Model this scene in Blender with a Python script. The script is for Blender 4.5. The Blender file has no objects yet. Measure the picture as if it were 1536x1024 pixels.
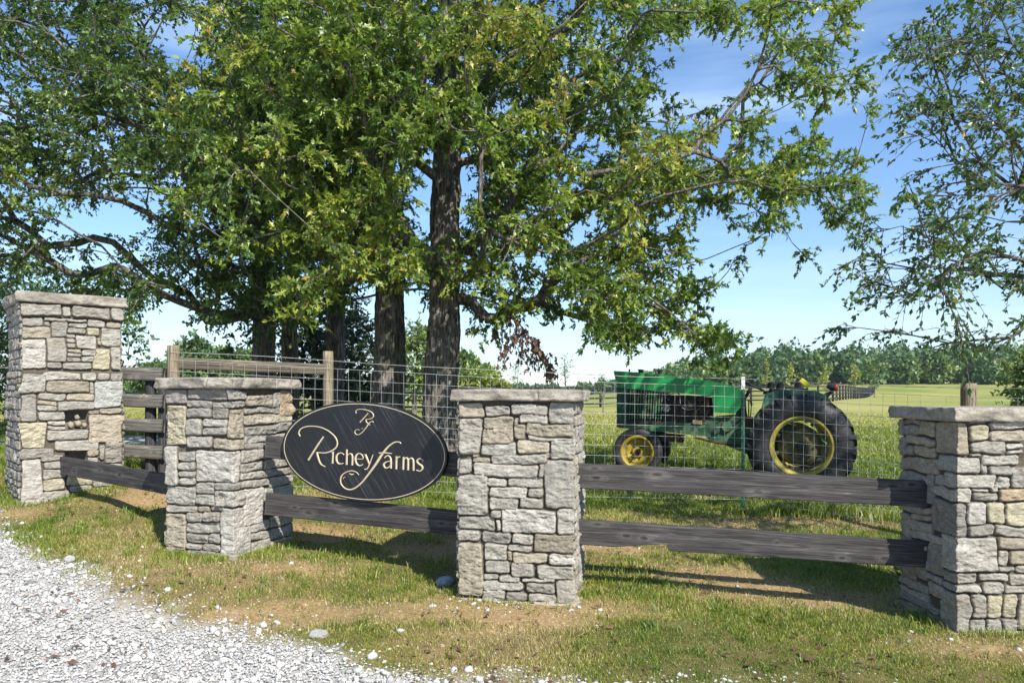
import bpy, bmesh, math, random
import numpy as np
from mathutils import Vector, Matrix
R = math.radians
SC = bpy.context.scene
COL = SC.collection
rng = np.random.default_rng(7)
random.seed(7)
ZC = 1.5; FPX = 1195.0; HY = 592.0      # eye height, focal length and horizon measured off the photograph (1536 px wide)
def at(px, py, Y):
    return Vector(((px-768)/FPX*Y, Y, ZC-(py-HY)/FPX*Y))
def sm(a, b, x):
    t = np.clip((x-a)/(b-a), 0, 1); return t*t*(3-2*t)

# ------------------------------------------------------------------ noise
def _h(ix, iy, iz, s):
    n = (ix.astype(np.int64)*374761393 + iy.astype(np.int64)*668265263 + iz.astype(np.int64)*2147483647 + int(s)*974634777) & 0xffffffff
    n = ((n ^ (n >> 13))*1274126177) & 0xffffffff
    n = ((n ^ (n >> 16))*2246822519) & 0xffffffff
    return ((n ^ (n >> 15)) & 0xffffff)/float(0xffffff)
def vn(x, y, z=0.0, s=0):
    x = np.asarray(x, float); y = np.asarray(y, float); z = np.zeros_like(x)+z
    ix, iy, iz = np.floor(x), np.floor(y), np.floor(z)
    fx, fy, fz = x-ix, y-iy, z-iz
    fx, fy, fz = [f*f*(3-2*f) for f in (fx, fy, fz)]
    ix, iy, iz = ix.astype(np.int64), iy.astype(np.int64), iz.astype(np.int64)
    def L(a, b, t): return a+(b-a)*t
    r = L(L(L(_h(ix,iy,iz,s), _h(ix+1,iy,iz,s), fx), L(_h(ix,iy+1,iz,s), _h(ix+1,iy+1,iz,s), fx), fy),
          L(L(_h(ix,iy,iz+1,s), _h(ix+1,iy,iz+1,s), fx), L(_h(ix,iy+1,iz+1,s), _h(ix+1,iy+1,iz+1,s), fx), fy), fz)
    return r*2-1
def fbm(x, y, z=0.0, s=0, o=4, g=.5):
    a, t, n = 1., 0., 0.
    for i in range(o):
        t = t+a*vn(np.asarray(x)*2**i, np.asarray(y)*2**i, np.asarray(z)*2**i, s+i*13); n += a; a *= g
    return t/n

# ------------------------------------------------------------------ objects
def tag(o, label=None, cat=None, group=None, kind=None):
    for k, v in (('label', label), ('category', cat), ('group', group), ('kind', kind)):
        if v: o[k] = v
    return o
def empty(name, loc, rz=0, **kw):
    o = bpy.data.objects.new(name, None); COL.objects.link(o); o.empty_display_size = .2
    o.location = loc; o.rotation_euler = (0, 0, rz); tag(o, **kw); return o
def link(name, me, mat, parent=None, **kw):
    o = bpy.data.objects.new(name, me); COL.objects.link(o)
    if mat: me.materials.append(mat)
    if parent: o.parent = parent
    tag(o, **kw); return o
class MB:                               # collects numpy pieces into ONE mesh
    def __init__(s): s.v = []; s.f = {}; s.n = 0; s.a = {}
    def add(s, v, f, **attrs):
        v = np.asarray(v, float); f = np.asarray(f, np.int64)
        s.f.setdefault(f.shape[1], []).append(f+s.n); s.v.append(v)
        for k, val in attrs.items():
            s.a.setdefault(k, []).append(np.zeros(len(v))+val if np.ndim(val) < 2 else np.asarray(val, float))
        s.n += len(v)
    def tube(s, pts, rad, n=6, **at_):
        pts = np.asarray(pts, float); m = len(pts); rad = np.zeros(m)+rad
        d = np.gradient(pts, axis=0); d /= np.linalg.norm(d, axis=1)[:, None]+1e-9
        up = np.array([0, 0, 1.]) if abs(d[0][2]) < .9 else np.array([1., 0, 0])
        u = np.cross(d, up); u /= np.linalg.norm(u, axis=1)[:, None]+1e-9; w = np.cross(d, u)
        th = np.arange(n)/n*2*np.pi
        v = pts[:, None]+rad[:, None, None]*(np.cos(th)[None, :, None]*u[:, None]+np.sin(th)[None, :, None]*w[:, None])
        i = np.arange(m-1)[:, None]*n; j = np.arange(n)[None]; k = (j+1) % n
        s.add(v.reshape(-1, 3), np.stack([i+j, i+k, i+n+k, i+n+j], -1).reshape(-1, 4), **at_)
    def box(s, c, size, rz=0., **at_):
        q = np.array([[x, y, z] for x in (-.5, .5) for y in (-.5, .5) for z in (-.5, .5)])*np.array(size)
        cz, sz = math.cos(rz), math.sin(rz)
        q = np.c_[q[:, 0]*cz-q[:, 1]*sz, q[:, 0]*sz+q[:, 1]*cz, q[:, 2]]+np.array(c)
        s.add(q, [[0,1,3,2],[4,6,7,5],[0,4,5,1],[2,3,7,6],[0,2,6,4],[1,5,7,3]], **at_)
    def build(s, name, mat, parent=None, smooth=False, **kw):
        me = bpy.data.meshes.new(name)
        V = np.concatenate(s.v).astype(np.float32)
        me.vertices.add(len(V)); me.vertices.foreach_set('co', V.ravel())
        loops = []; tot = []
        for k, fs in s.f.items():
            fs = np.concatenate(fs); loops.append(fs.ravel()); tot.append(np.full(len(fs), k))
        loops = np.concatenate(loops).astype(np.int32); tot = np.concatenate(tot)
        st = np.concatenate([[0], np.cumsum(tot)[:-1]]).astype(np.int32)
        me.loops.add(len(loops)); me.loops.foreach_set('vertex_index', loops)
        me.polygons.add(len(tot)); me.polygons.foreach_set('loop_start', st)
        if smooth: me.polygons.foreach_set('use_smooth', np.ones(len(tot), bool))
        me.update(calc_edges=True)
        for k, vals in s.a.items():
            vals = np.concatenate(vals).astype(np.float32)
            if vals.ndim == 2:
                a = me.attributes.new(k, 'FLOAT_COLOR', 'POINT'); vals = np.c_[vals, np.ones(len(vals))].astype(np.float32)
                a.data.foreach_set('color', vals.ravel())
            else:
                a = me.attributes.new(k, 'FLOAT', 'POINT'); a.data.foreach_set('value', vals)
        return link(name, me, mat, parent, **kw)
def bmobj(name, bm, mat, parent=None, bevel=0, seg=2, smooth=False, **kw):
    if bevel:
        es = [e for e in bm.edges if len(e.link_faces) == 2 and e.calc_face_angle(0) > .6]
        bmesh.ops.bevel(bm, geom=es, offset=bevel, segments=seg, affect='EDGES', profile=.6, clamp_overlap=True)
    bmesh.ops.recalc_face_normals(bm, faces=bm.faces)
    me = bpy.data.meshes.new(name)
    for f in bm.faces: f.smooth = smooth
    bm.to_mesh(me); bm.free()
    if smooth:
        for e in me.edges: pass
    return link(name, me, mat, parent, **kw)
def prism(bm, pts, y0, y1):            # polygon in the x-z plane extruded along y
    a = [bm.verts.new((x, y0, z)) for x, z in pts]; b = [bm.verts.new((x, y1, z)) for x, z in pts]
    bm.faces.new(a); bm.faces.new(b[::-1]); n = len(pts)
    for i in range(n): bm.faces.new((a[i], b[i], b[(i+1) % n], a[(i+1) % n]))
def cyl(bm, p0, p1, r0, r1=None, n=12):
    r1 = r0 if r1 is None else r1
    p0, p1 = Vector(p0), Vector(p1); d = (p1-p0).normalized(); u = d.orthogonal().normalized(); w = d.cross(u)
    A = [bm.verts.new(p0+(u*math.cos(t)+w*math.sin(t))*r0) for t in [i/n*2*math.pi for i in range(n)]]
    B = [bm.verts.new(p1+(u*math.cos(t)+w*math.sin(t))*r1) for t in [i/n*2*math.pi for i in range(n)]]
    bm.faces.new(A); bm.faces.new(B[::-1])
    for i in range(n): bm.faces.new((A[i], B[i], B[(i+1) % n], A[(i+1) % n]))
def bbox(bm, c, s, m=None):
    q = bmesh.ops.create_cube(bm, size=1)['verts']
    for v in q:
        v.co = Vector((v.co.x*s[0], v.co.y*s[1], v.co.z*s[2]))
        if m: v.co = m @ v.co
        v.co += Vector(c)
def lathe(bm, prof, c, n=32, closed=True):   # profile (radius, y) turned about the y axis through c
    rings = []
    for r, y in prof:
        rings.append([bm.verts.new((c[0]+r*math.cos(i/n*2*math.pi), c[1]+y, c[2]+r*math.sin(i/n*2*math.pi))) for i in range(n)])
    m = len(rings)
    for k in range(m if closed else m-1):
        A, B = rings[k], rings[(k+1) % m]
        for i in range(n): bm.faces.new((A[i], B[i], B[(i+1) % n], A[(i+1) % n]))

# ------------------------------------------------------------------ materials
class NT:
    def __init__(s, name):
        s.m = bpy.data.materials.new(name); s.m.use_nodes = True; s.t = s.m.node_tree
        s.b = s.t.nodes['Principled BSDF']; s.out = s.t.nodes['Material Output']
    def n(s, typ, **kw):
        x = s.t.nodes.new('ShaderNode'+typ)
        for k, v in kw.items():
            if hasattr(x, k) and not isinstance(v, tuple): setattr(x, k, v)
        return x
    def l(s, a, b): s.t.links.new(a, b)
    def coord(s, scale=(1, 1, 1), rot=(0, 0, 0), kind='Object'):
        tc = s.n('TexCoord'); mp = s.n('Mapping'); s.l(tc.outputs[kind], mp.inputs[0])
        mp.inputs['Scale'].default_value = scale; mp.inputs['Rotation'].default_value = rot
        return mp.outputs[0]
    def noise(s, vec, scale=5, detail=6, rough=.6, dist=0):
        x = s.n('TexNoise'); s.l(vec, x.inputs['Vector'])
        for k, v in (('Scale', scale), ('Detail', detail), ('Roughness', rough), ('Distortion', dist)): x.inputs[k].default_value = v
        return x.outputs[0]
    def ramp(s, fac, stops):
        x = s.n('ValToRGB'); s.l(fac, x.inputs[0]); e = x.color_ramp.elements
        while len(e) < len(stops): e.new(.5)
        for el, (p, c) in zip(e, stops): el.position = p; el.color = (c[0], c[1], c[2], 1) if hasattr(c, '__len__') else (c, c, c, 1)
        return x.outputs[0]
    def mix(s, fac, a, b, mode='MIX'):
        x = s.n('Mix'); x.data_type = 'RGBA'; x.blend_type = mode; x.clamp_factor = True
        for i, val in ((0, fac), (6, a), (7, b)):
            if hasattr(val, 'links') or isinstance(val, bpy.types.NodeSocket): s.l(val, x.inputs[i])
            elif i == 0: x.inputs[0].default_value = val
            else: x.inputs[i].default_value = (*val, 1)
        return x.outputs[2]
    def attr(s, name):
        x = s.n('Attribute'); x.attribute_name = name; return x
    def bump(s, h, strength=.5, dist=.01):
        x = s.n('Bump'); s.l(h, x.inputs['Height']); x.inputs['Strength'].default_value = strength; x.inputs['Distance'].default_value = dist
        s.l(x.outputs[0], s.b.inputs['Normal']); return x.outputs[0]
    def fin(s, col=None, rough=.8, metal=0, spec=.3):
        if col is not None:
            if isinstance(col, bpy.types.NodeSocket): s.l(col, s.b.inputs['Base Color'])
            else: s.b.inputs['Base Color'].default_value = (*col, 1)
        if isinstance(rough, bpy.types.NodeSocket): s.l(rough, s.b.inputs['Roughness'])
        else: s.b.inputs['Roughness'].default_value = rough
        s.b.inputs['Metallic'].default_value = metal; s.b.inputs['Specular IOR Level'].default_value = spec
        return s.m
def worn(name, c, c2, rough=.6, metal=0, scale=6, lo=.45, hi=.7, bump=.15, spec=.4):
    t = NT(name); v = t.coord(); n = t.noise(v, scale, 8, .65)
    f = t.ramp(n, [(lo, 0.), (hi, 1.)])
    n2 = t.noise(v, scale*7, 4)
    col = t.mix(f, c, c2); col = t.mix(.25, col, t.ramp(n2, [(.3, .35), (.7, 1.)]), 'MULTIPLY')
    t.bump(n2, bump, .004)
    return t.fin(col, rough, metal, spec)

def leaf_mat(name, cols, trans=.35, rough=.42):
    t = NT(name); a = t.attr('tint')
    col = t.ramp(a.outputs['Fac'], [(i/(len(cols)-1), c) for i, c in enumerate(cols)])
    t.fin(col, rough*.88, 0, .55)
    tr = t.n('BsdfTranslucent'); t.l(t.mix(.45, col, (.25, .38, .04), 'MIX'), tr.inputs[0])
    mx = t.n('MixShader'); mx.inputs[0].default_value = trans
    t.l(t.b.outputs[0], mx.inputs[1]); t.l(tr.outputs[0], mx.inputs[2]); t.l(mx.outputs[0], t.out.inputs[0])
    return t.m
M = {}
M['oak'] = leaf_mat('oak_leaf', [(.02,.052,.012), (.055,.12,.022), (.155,.245,.034), (.36,.41,.06), (.46,.24,.07)], .38)
M['dark'] = leaf_mat('dark_oak_leaf', [(.018,.045,.013), (.05,.105,.02), (.15,.225,.035), (.34,.38,.05)], .38)
M['elm'] = leaf_mat('elm_leaf', [(.035,.080,.024), (.06,.125,.03), (.13,.20,.036), (.34,.17,.03)], .35)
M['brown'] = leaf_mat('dead_leaf', [(.09,.045,.03), (.16,.075,.05), (.22,.11,.07)], .2, .7)
M['cedar'] = leaf_mat('cedar_leaf', [(.012,.03,.012), (.025,.055,.018), (.05,.08,.02)], .1, .6)
M['farleaf'] = leaf_mat('far_leaf', [(.045,.095,.035), (.08,.15,.045), (.16,.23,.05), (.36,.37,.06)], .2, .6)
M['grass'] = leaf_mat('grass_blade', [(.07,.13,.016), (.16,.23,.026), (.32,.34,.05), (.46,.38,.14), (.50,.40,.22)], .35, .5)
def bark():
    t = NT('bark'); v = t.coord((9, 9, 1.5)); n = t.noise(v, 3, 9, .72, .5); v2 = t.coord((1, 1, 1)); n2 = t.noise(v2, 3, 5)
    col = t.ramp(n, [(.36, (.032,.027,.022)), (.50, (.16,.138,.115)), (.64, (.42,.385,.34))])
    col = t.mix(t.ramp(n2, [(.45, 0.), (.7, .6)]), col, (.11,.12,.08))
    t.bump(n, 1., .05); return t.fin(col, .9, 0, .15)
M['bark'] = bark()
def stone():
    t = NT('limestone'); v = t.coord((1, 1, 1.7)); a = t.attr('tint'); j = t.attr('joint')
    n = t.noise(v, 14, 10, .7); n2 = t.noise(v, 60, 6, .7); n3 = t.noise(v, 4.5, 5, .6, .5)
    col = t.mix(.75, a.outputs['Color'], t.ramp(n, [(.3, .42), (.5, .82), (.72, 1.3)]), 'MULTIPLY')
    col = t.mix(.7, col, t.ramp(n2, [(.3, .45), (.65, 1.15)]), 'MULTIPLY')
    col = t.mix(t.ramp(n3, [(.54, 0.), (.72, .55)]), col, (.22,.185,.135))
    col = t.mix(t.ramp(j.outputs['Fac'], [(.2, 0.), (.9, 1.)]), col, (.105,.087,.065))
    t.bump(t.mix(.5, n, n2), 1.0, .011)
    return t.fin(col, .88, 0, .2)
M['stone'] = stone()
def wood(name, c0, c1, c2, ax=0):
    t = NT(name); sc = [7., 40., 40.] ; 
    v = t.coord((1.0, 22, 22)); n = t.noise(v, 2.2, 9, .65, 1.6); v2 = t.coord((.4, 60, 60)); n2 = t.noise(v2, 2, 4, .6)
    col = t.ramp(n, [(.38, c0), (.56, c1), (.70, c2)])
    col = t.mix(.6, col, t.ramp(n2, [(.35, .35), (.55, 1.1)]), 'MULTIPLY')
    ka = t.attr('knot'); kr = t.attr('knotring')
    vk = t.coord((3.2, 3.2, 7.)); vo = t.n('TexVoronoi'); vo.feature = 'F1'; t.l(vk, vo.inputs['Vector']); vo.inputs['Scale'].default_value = .55
    w = t.n('Math'); w.operation = 'SINE'; m = t.n('Math'); m.operation = 'MULTIPLY'; t.l(vo.outputs['Distance'], m.inputs[0]); m.inputs[1].default_value = 90; t.l(m.outputs[0], w.inputs[0])
    col = t.mix(kr.outputs['Fac'], col, c2); col = t.mix(ka.outputs['Fac'], col, tuple(x*.4 for x in c0)); nl = t.noise(t.coord(), 2.0, 4, .6); col = t.mix(.55, col, t.ramp(nl, [(.35, .55), (.65, 1.1)]), 'MULTIPLY')
    t.bump(n, .5, .006); return t.fin(col, .72, 0, .3)
M['rail'] = wood('charcoal_board', (.032,.029,.028), (.076,.069,.066), (.17,.155,.14))
M['greywood'] = wood('grey_board', (.08,.072,.066), (.19,.175,.155), (.36,.33,.29))
M['tanwood'] = wood('tan_post', (.06,.05,.035), (.15,.125,.085), (.27,.23,.165))
M['blackwood'] = worn('black_fence_paint', (.02,.02,.024), (.05,.05,.055), .7)
M['wire'] = worn('galvanised_wire', (.50,.51,.50), (.36,.34,.31), .45, .35, 3)
M['green_paint'] = worn('tractor_green', (.010,.30,.075), (.02,.19,.06), .33, 0, 5, .5, .75, .08, .5)
M['green_dirty'] = worn('dirty_tractor_green', (.04,.15,.065), (.20,.22,.14), .75, 0, 9, .42, .7, .4)
M['green_dark'] = worn('faded_fender_green', (.015,.08,.055), (.05,.11,.08), .6, 0, 7)
M['engine'] = worn('grimy_engine', (.02,.022,.022), (.075,.065,.05), .7, .2, 12, .4, .7, .5)
M['rust'] = worn('rusty_iron', (.09,.04,.022), (.17,.085,.045), .85, .1, 20)
M['tyre'] = worn('tyre_rubber', (.014,.014,.016), (.06,.057,.052), .6, 0, 6, .4, .72, .3, .45)
M['yellow'] = worn('wheel_yellow', (.46,.33,.02), (.18,.13,.04), .5, 0, 9, .42, .68, .2)
M['yellow_rust'] = worn('rusty_wheel_yellow', (.16,.13,.03), (.06,.055,.035), .7, 0, 5, .38, .62, .4)
M['black'] = worn('black_plastic', (.012,.012,.012), (.03,.03,.03), .6)
M['red'] = worn('red_lens', (.45,.05,.02), (.25,.04,.02), .25)
M['amber'] = worn('amber_lens', (.65,.52,.02), (.45,.40,.03), .3)
M['tpost'] = worn('green_post', (.01,.09,.05), (.02,.06,.04), .5, 0, 20)
M['tposttop'] = worn('white_post_top', (.55,.57,.58), (.30,.32,.33), .6, 0, 20)
M['dull_yellow'] = worn('dull_wheel_yellow', (.40,.33,.06), (.24,.20,.06), .6, 0, 6, .45, .7, .3)
M['gold'] = worn('gold_paint', (.66,.55,.37), (.52,.42,.27), .5, .1, 20, .4, .7, .05)
M['concrete'] = worn('footing_concrete', (.42,.37,.29), (.30,.25,.18), .95, 0, 9, .4, .65, .6)
M['white'] = worn('white_metal', (.55,.58,.60), (.42,.44,.46), .5)
def signface():
    t = NT('sign_black'); v0 = t.coord((1, 1, 1), (0, R(-57), 0)); mp = t.n('Mapping'); t.l(v0, mp.inputs[0]); mp.inputs['Scale'].default_value = (.7, 1, 38); n = t.noise(mp.outputs[0], 3.2, 3, .5)
    v2 = t.coord(); n2 = t.noise(v2, 1.6, 3)
    n3 = t.noise(v2, 34, 8)
    st = t.ramp(n, [(.56, 0.), (.64, 1.)])
    f = t.mix(1., st, t.ramp(n2, [(.36, .15), (.6, 1.)]), 'MULTIPLY')
    col = t.mix(f, (.009,.010,.012), (.055,.062,.066))
    col = t.mix(.5, col, t.ramp(n3, [(.3, .6), (.7, 1.5)]), 'MULTIPLY')
    return t.fin(col, .42, 0, .45)
M['sign'] = signface()
# ------------------------------------------------------------------ terrain
CP = np.array([(-4.93,8,.395),(-4.2,8.6,.50),(-3.84,9,.62),(-5.8,9.4,.62),(-2.17,6.2,.224),(-2.78,6.41,.225),(-1.9,6.95,.22),(-2.2,9.5,.36),(-2.6,8.,.36),
  (.425,5.4,.077),(-.38,5.54,.086),(-.6,7.2,.18),(0,9.7,.2),(2.86,5.1,-.015),(3.3,5.8,-.03),(4.5,5,-.05),(2.9,10,.03),(4.6,8.2,-.06),(2.4,7.4,.02),
  (4.65,13,-.12),(4.9,14.2,-.10),(2.2,13.8,.10),(2.4,15.,.12),(-1.1,12.5,.33),(-2.2,14,.4),(-5,13,.6),(-9,12,.6),(-9,8,.4),(9,9,-.15),(9,14,-.1),
  (0,4.2,0),(-2,4.4,0.01),(2,4.2,-.03),(-4,5.2,.06),(-4.9,7.1,.23),(-7,6,.1),(0,2,-.03),(-4,2,-.02),(4,2,-.06),(0,0,-.05),(6,3,-.1),(-1.1,5.,.06),
  (0,20,.2),(-8,20,.6),(8,20,.05),(4,22,.2)])
def gz(x, y):
    x = np.asarray(x, float); y = np.asarray(y, float)
    xx = np.clip(x, -12, 12); yy = np.clip(y, -3, 24)
    w = 0; zz = 0
    for cx, cy, cz in CP:
        k = 1/((xx-cx)**2+(yy-cy)**2+.12)**1.8
        w = w+k; zz = zz+k*cz
    z = zz/w
    z = z+(1.05-z)*sm(16, 85, y)
    z = z+sm(105, 190, y)*sm(15, 70, x)*3.2*(1-sm(260, 420, y)*.3)
    z = z+.03*fbm(x*.35, y*.35, 0, 5, 2)*sm(9.5, 14, y)
    return z
def gzf(x, y): return float(gz(np.array([x]), np.array([y]))[0])
# distance past the gravel edge: >0 is driveway
GEX = np.array([-12,-8,-4.92,-4.0,-3.2,-1.99,-1.15,-.25,.47,1.7,2.7,6])
GEY = np.array([10.5,9.2,7.45,6.65,5.95,5.1,4.60,4.27,4.08,3.95,3.9,3.85])
def gravel(x, y):
    e = np.interp(x, GEX, GEY)
    return e-y+.34*fbm(x*1.6, y*1.6, 0, 21, 4)+.16*fbm(x*6, y*6, 0, 23, 3)
def dirt(x, y):                         # bare soil patches
    d = fbm(x*1.1+3, y*1.5, 0, 31, 4)
    d = d+.55*np.exp(-(((x+1.0)/1.3)**2+((y-5.25)/.28)**2))
    d = d+.6*np.exp(-(((x+4.6)/1.2)**2+((y-7.4)/.35)**2))+.5*np.exp(-(((x-.1)/.9)**2+((y-5.3)/.2)**2))
    d = d+.5*np.exp(-(((x-2.9)/.8)**2+((y-4.75)/.25)**2))+.45*np.exp(-(((x+.9)/1.0)**2+((y-7.)/.5)**2))
    d = d+.6*np.exp(-(((x-3.1)/1.1)**2+((y-9.4)/.35)**2))+.4*np.exp(-(((x-1.2)/1.2)**2+((y-6.3)/.25)**2))
    d = d+.8*np.exp(-(((x+4.1)/.9)**2+((y-8.95)/.3)**2))
    return d
def axis(parts):
    o = []
    for a, b, st in parts: o += list(np.arange(a, b, st))
    return np.array(o)
gx = axis([(-900,-120,60),(-120,-30,6),(-30,-9,.8),(-9,9,.045),(9,30,.8),(30,120,6),(120,901,60)])
gy = axis([(-120,-12,18),(-12,3,.6),(3,9.6,.04),(9.6,20,.15),(20,60,1.2),(60,240,6),(240,1500,70)])
X, Y = np.meshgrid(gx, gy); Z = gz(X, Y)
g = gravel(X, Y); near = (Y < 10)
gm = sm(-.10, .28, g)*(Y < 12)
dm = sm(.08, .5, dirt(X, Y))*(1-gm)*(1-sm(10.5, 13, Y))
lane = np.exp(-((Y-17.5-.12*X)/1.6)**2)*(X < -5.5)
gm = np.maximum(gm, lane)
Z = Z+near*(.008*fbm(X*9, Y*9, 0, 3, 3)*(1-gm)+.006*fbm(X*20, Y*20, 0, 4, 2))-.01*gm
ny, nx = X.shape
I = (np.arange(ny-1)[:, None]*nx+np.arange(nx-1)[None])
t = NT('earth_and_turf'); v = t.coord()
n1 = t.noise(v, 2.2, 8, .6); n2 = t.noise(v, 40, 6, .7); n3 = t.noise(v, .06, 6, .6); n4 = t.noise(v, 300, 2)
tc = t.n('TexCoord'); sx = t.n('SeparateXYZ'); t.l(tc.outputs['Object'], sx.inputs[0])
fz = t.n('MapRange'); t.l(sx.outputs[1], fz.inputs[0]); fz.inputs[1].default_value = 9; fz.inputs[2].default_value = 30
turf = t.ramp(n1, [(.3, (.07,.07,.025)), (.5, (.15,.12,.05)), (.7, (.24,.17,.08))])
field = t.ramp(n3, [(.35, (.20,.25,.055)), (.5, (.30,.31,.08)), (.65, (.40,.36,.13))])
fgr = t.mix(.5, field, t.ramp(t.noise(v, 1.2, 8, .75), [(.3, .65), (.7, 1.2)]), 'MULTIPLY')
base = t.mix(fz.outputs[0], turf, fgr)
soil = t.ramp(n2, [(.3, (.19,.125,.065)), (.55, (.37,.25,.125)), (.72, (.54,.41,.25))])
a1 = t.attr('soil'); a2 = t.attr('gravel')
base = t.mix(a1.outputs['Fac'], base, soil)
gr = t.ramp(n2, [(.3, (.32,.295,.26)), (.5, (.45,.43,.40)), (.7, (.55,.53,.50))])
base = t.mix(a2.outputs['Fac'], base, gr)
base = t.mix(.35, base, t.ramp(n4, [(.3, .5), (.7, 1.2)]), 'MULTIPLY')
t.bump(n2, .6, .012)
M['ground'] = t.fin(base, .95, 0, .1)
mb = MB(); mb.add(np.stack([X, Y, Z], -1).reshape(-1, 3), np.stack([I, I+1, I+nx+1, I+nx], -1).reshape(-1, 4), soil=dm.ravel(), gravel=gm.ravel())
mb.build('ground', M['ground'], None, True, kind='structure')

# ------------------------------------------------------------------ grass blades
def blades(n, sampler, name, hf, wf, tf, curve=.5):
    x, y = sampler(n); keep = gravel(x, y) < -.02+.10*rng.standard_normal(len(x))
    if name != 'meadow_grass': keep = (gravel(x, y)+.16*rng.standard_normal(len(x)) < .02)
    d = dirt(x, y); keep &= rng.random(len(x)) > sm(-.02, .55, d)*(.92 if name != 'dead_thatch' else 0)*(y < 11.5)
    keep &= ~((np.abs(y-17.5-.12*x) < 1.5) & (x < -5.5))
    x, y, d = x[keep], y[keep], d[keep]; n = len(x); z = gz(x, y)
    h = hf(x, y)*(0.55+.75*rng.random(n)); w = wf(x, y)*(.7+.6*rng.random(n))
    th = rng.random(n)*2*np.pi; ln = (.15+.75*rng.random(n))*h*(1 if name != 'dead_thatch' else 1.); la = rng.random(n)*2*np.pi
    b = np.stack([x, y, z-.004], -1); s = np.stack([np.cos(th), np.sin(th), 0*x], -1)*w[:, None]*.5
    lean = np.stack([np.cos(la)*ln, np.sin(la)*ln, 0*x], -1)
    if name == 'dead_thatch': lean = lean*2.2; h = h*.16+.004
    mid = b+lean*.35; mid[:, 2] += h*.62
    tip = b+lean; tip[:, 2] += h*(1-.25*rng.random(n))
    V = np.stack([b-s, b+s, mid+s*.75, mid-s*.75, tip], 1).reshape(-1, 3)
    k = np.arange(n)*5
    tint = np.clip(tf(x, y, d)+.16*rng.standard_normal(n), 0, 1)
    m = MB(); m.add(V, np.stack([k, k+1, k+2, k+3], -1), tint=np.repeat(tint, 5)); 
    m.f[3] = [np.stack([k+3, k+2, k+4], -1)]
    return m.build(name, M['grass'], None, False, label=None, kind='stuff')
def near_s(n):
    y = 3.9+(9.7-3.9)*rng.random(n)**1.15; x = (rng.random(n)*2-1)*(y*.70+.9); return x, y
def patch(x, y): return fbm(x*.9, y*.9, 0, 41, 3)
tu = lambda x, y, d: .40+.40*sm(-.35, .35, d)+.30*patch(x, y)
o = blades(520000, near_s, 'turf_grass', lambda x, y: .017+.015*sm(-.2, .5, patch(x+9, y))+.02*sm(8, 9.7, y), lambda x, y: .0035+.0005*(y-4), tu)
tag(o, 'short patchy turf of green and straw coloured grass between the stone pillars', 'grass')
def th_s(n):
    x, y = near_s(n); k = dirt(x, y)+.25*rng.standard_normal(n) > -.05; return x[k], y[k]
cl = MB(); xx, yy = near_s(26000); kk = dirt(xx, yy)+.2*rng.standard_normal(len(xx)) > .12; xx, yy = xx[kk], yy[kk]; kk = gravel(xx, yy) < .1; xx, yy = xx[kk], yy[kk]
CLODS = (cl, xx, yy)
o = blades(320000, th_s, 'dead_thatch', lambda x, y: .030, lambda x, y: .0032+.0004*(y-4), lambda x, y, d: .80-.25*sm(.4, -.2, d)+.2*patch(x*2, y*2))
tag(o, 'dead straw thatch lying over the bare soil patches', 'thatch')
def mid_s(n):
    y = 1/(1/9.4+(1/46-1/9.4)*rng.random(n)); x = (rng.random(n)*2-1)*(y*.72+1); return x, y
o = blades(330000, mid_s, 'meadow_grass', lambda x, y: (.07+.09*sm(-.3, .5, fbm(x*.5, y*.5, 0, 43, 3)))*(1+.012*y)*(1-.7*sm(26, 46, y)), lambda x, y: .0016*(y)**.92,
       lambda x, y, d: .32+.26*sm(12, 36, y)+.22*fbm(x*.25, y*.25, 0, 44, 3))
tag(o, 'longer green meadow grass around the tractor behind the wire fence', 'grass')
# longer uncut grass round the feet of the pillars and under the rails
FR = []
for (cx, cy), rz_, wa, wb in (((-.385, 5.545), R(-10), .817, .80), ((-2.794, 6.415), R(-19), .66, .80), ((-4.93, 8.0), R(39), .935, .95), ((2.84, 5.84), R(-90), .76, .85)):
    q = [Vector((0, 0)), Vector((wa, 0)), Vector((wa, wb)), Vector((0, wb)), Vector((0, 0))]; cr, sr = math.cos(rz_), math.sin(rz_)
    q = [(cx+p.x*cr-p.y*sr, cy+p.x*sr+p.y*cr) for p in q]; FR += list(zip(q[:-1], q[1:]))
def fringe_s(n):
    k = rng.integers(0, len(FR), n); t_ = rng.random(n); a = np.array([f[0] for f in FR])[k]; b = np.array([f[1] for f in FR])[k]; p = a+(b-a)*t_[:, None]
    d = (b-a)/np.linalg.norm(b-a, axis=1)[:, None]; o_ = .03+np.abs(rng.standard_normal(n))*.06; x = p[:, 0]+d[:, 1]*o_; y = p[:, 1]-d[:, 0]*o_
    k = fbm(x*5, y*5, 0, 46, 2)+.35*rng.standard_normal(n) > -.05; return x[k], y[k]
o = blades(13000, fringe_s, 'grass_fringe', lambda x, y: .058+0*x, lambda x, y: .0045+.0004*(y-4), lambda x, y, d: .33+.3*patch(x*2, y*2))
tag(o, 'longer uncut grass growing against the feet of the stone pillars', 'grass')
# taller clumps (turf and weeds)
def clump_s(n):
    c = n//22; cy = 4.2+rng.random(c)**.8*9; cx = (rng.random(c)*2-1)*(cy*.68+.5)
    k = rng.integers(0, c, n); return cx[k]+rng.standard_normal(n)*.035, cy[k]+rng.standard_normal(n)*.035
o = blades(60000, clump_s, 'grass_tufts', lambda x, y: .040+.004*y, lambda x, y: .0045+.0004*y, lambda x, y, d: .22+.2*patch(x, y))
tag(o, 'taller fresh green grass tufts scattered over the verge', 'grass')

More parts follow.
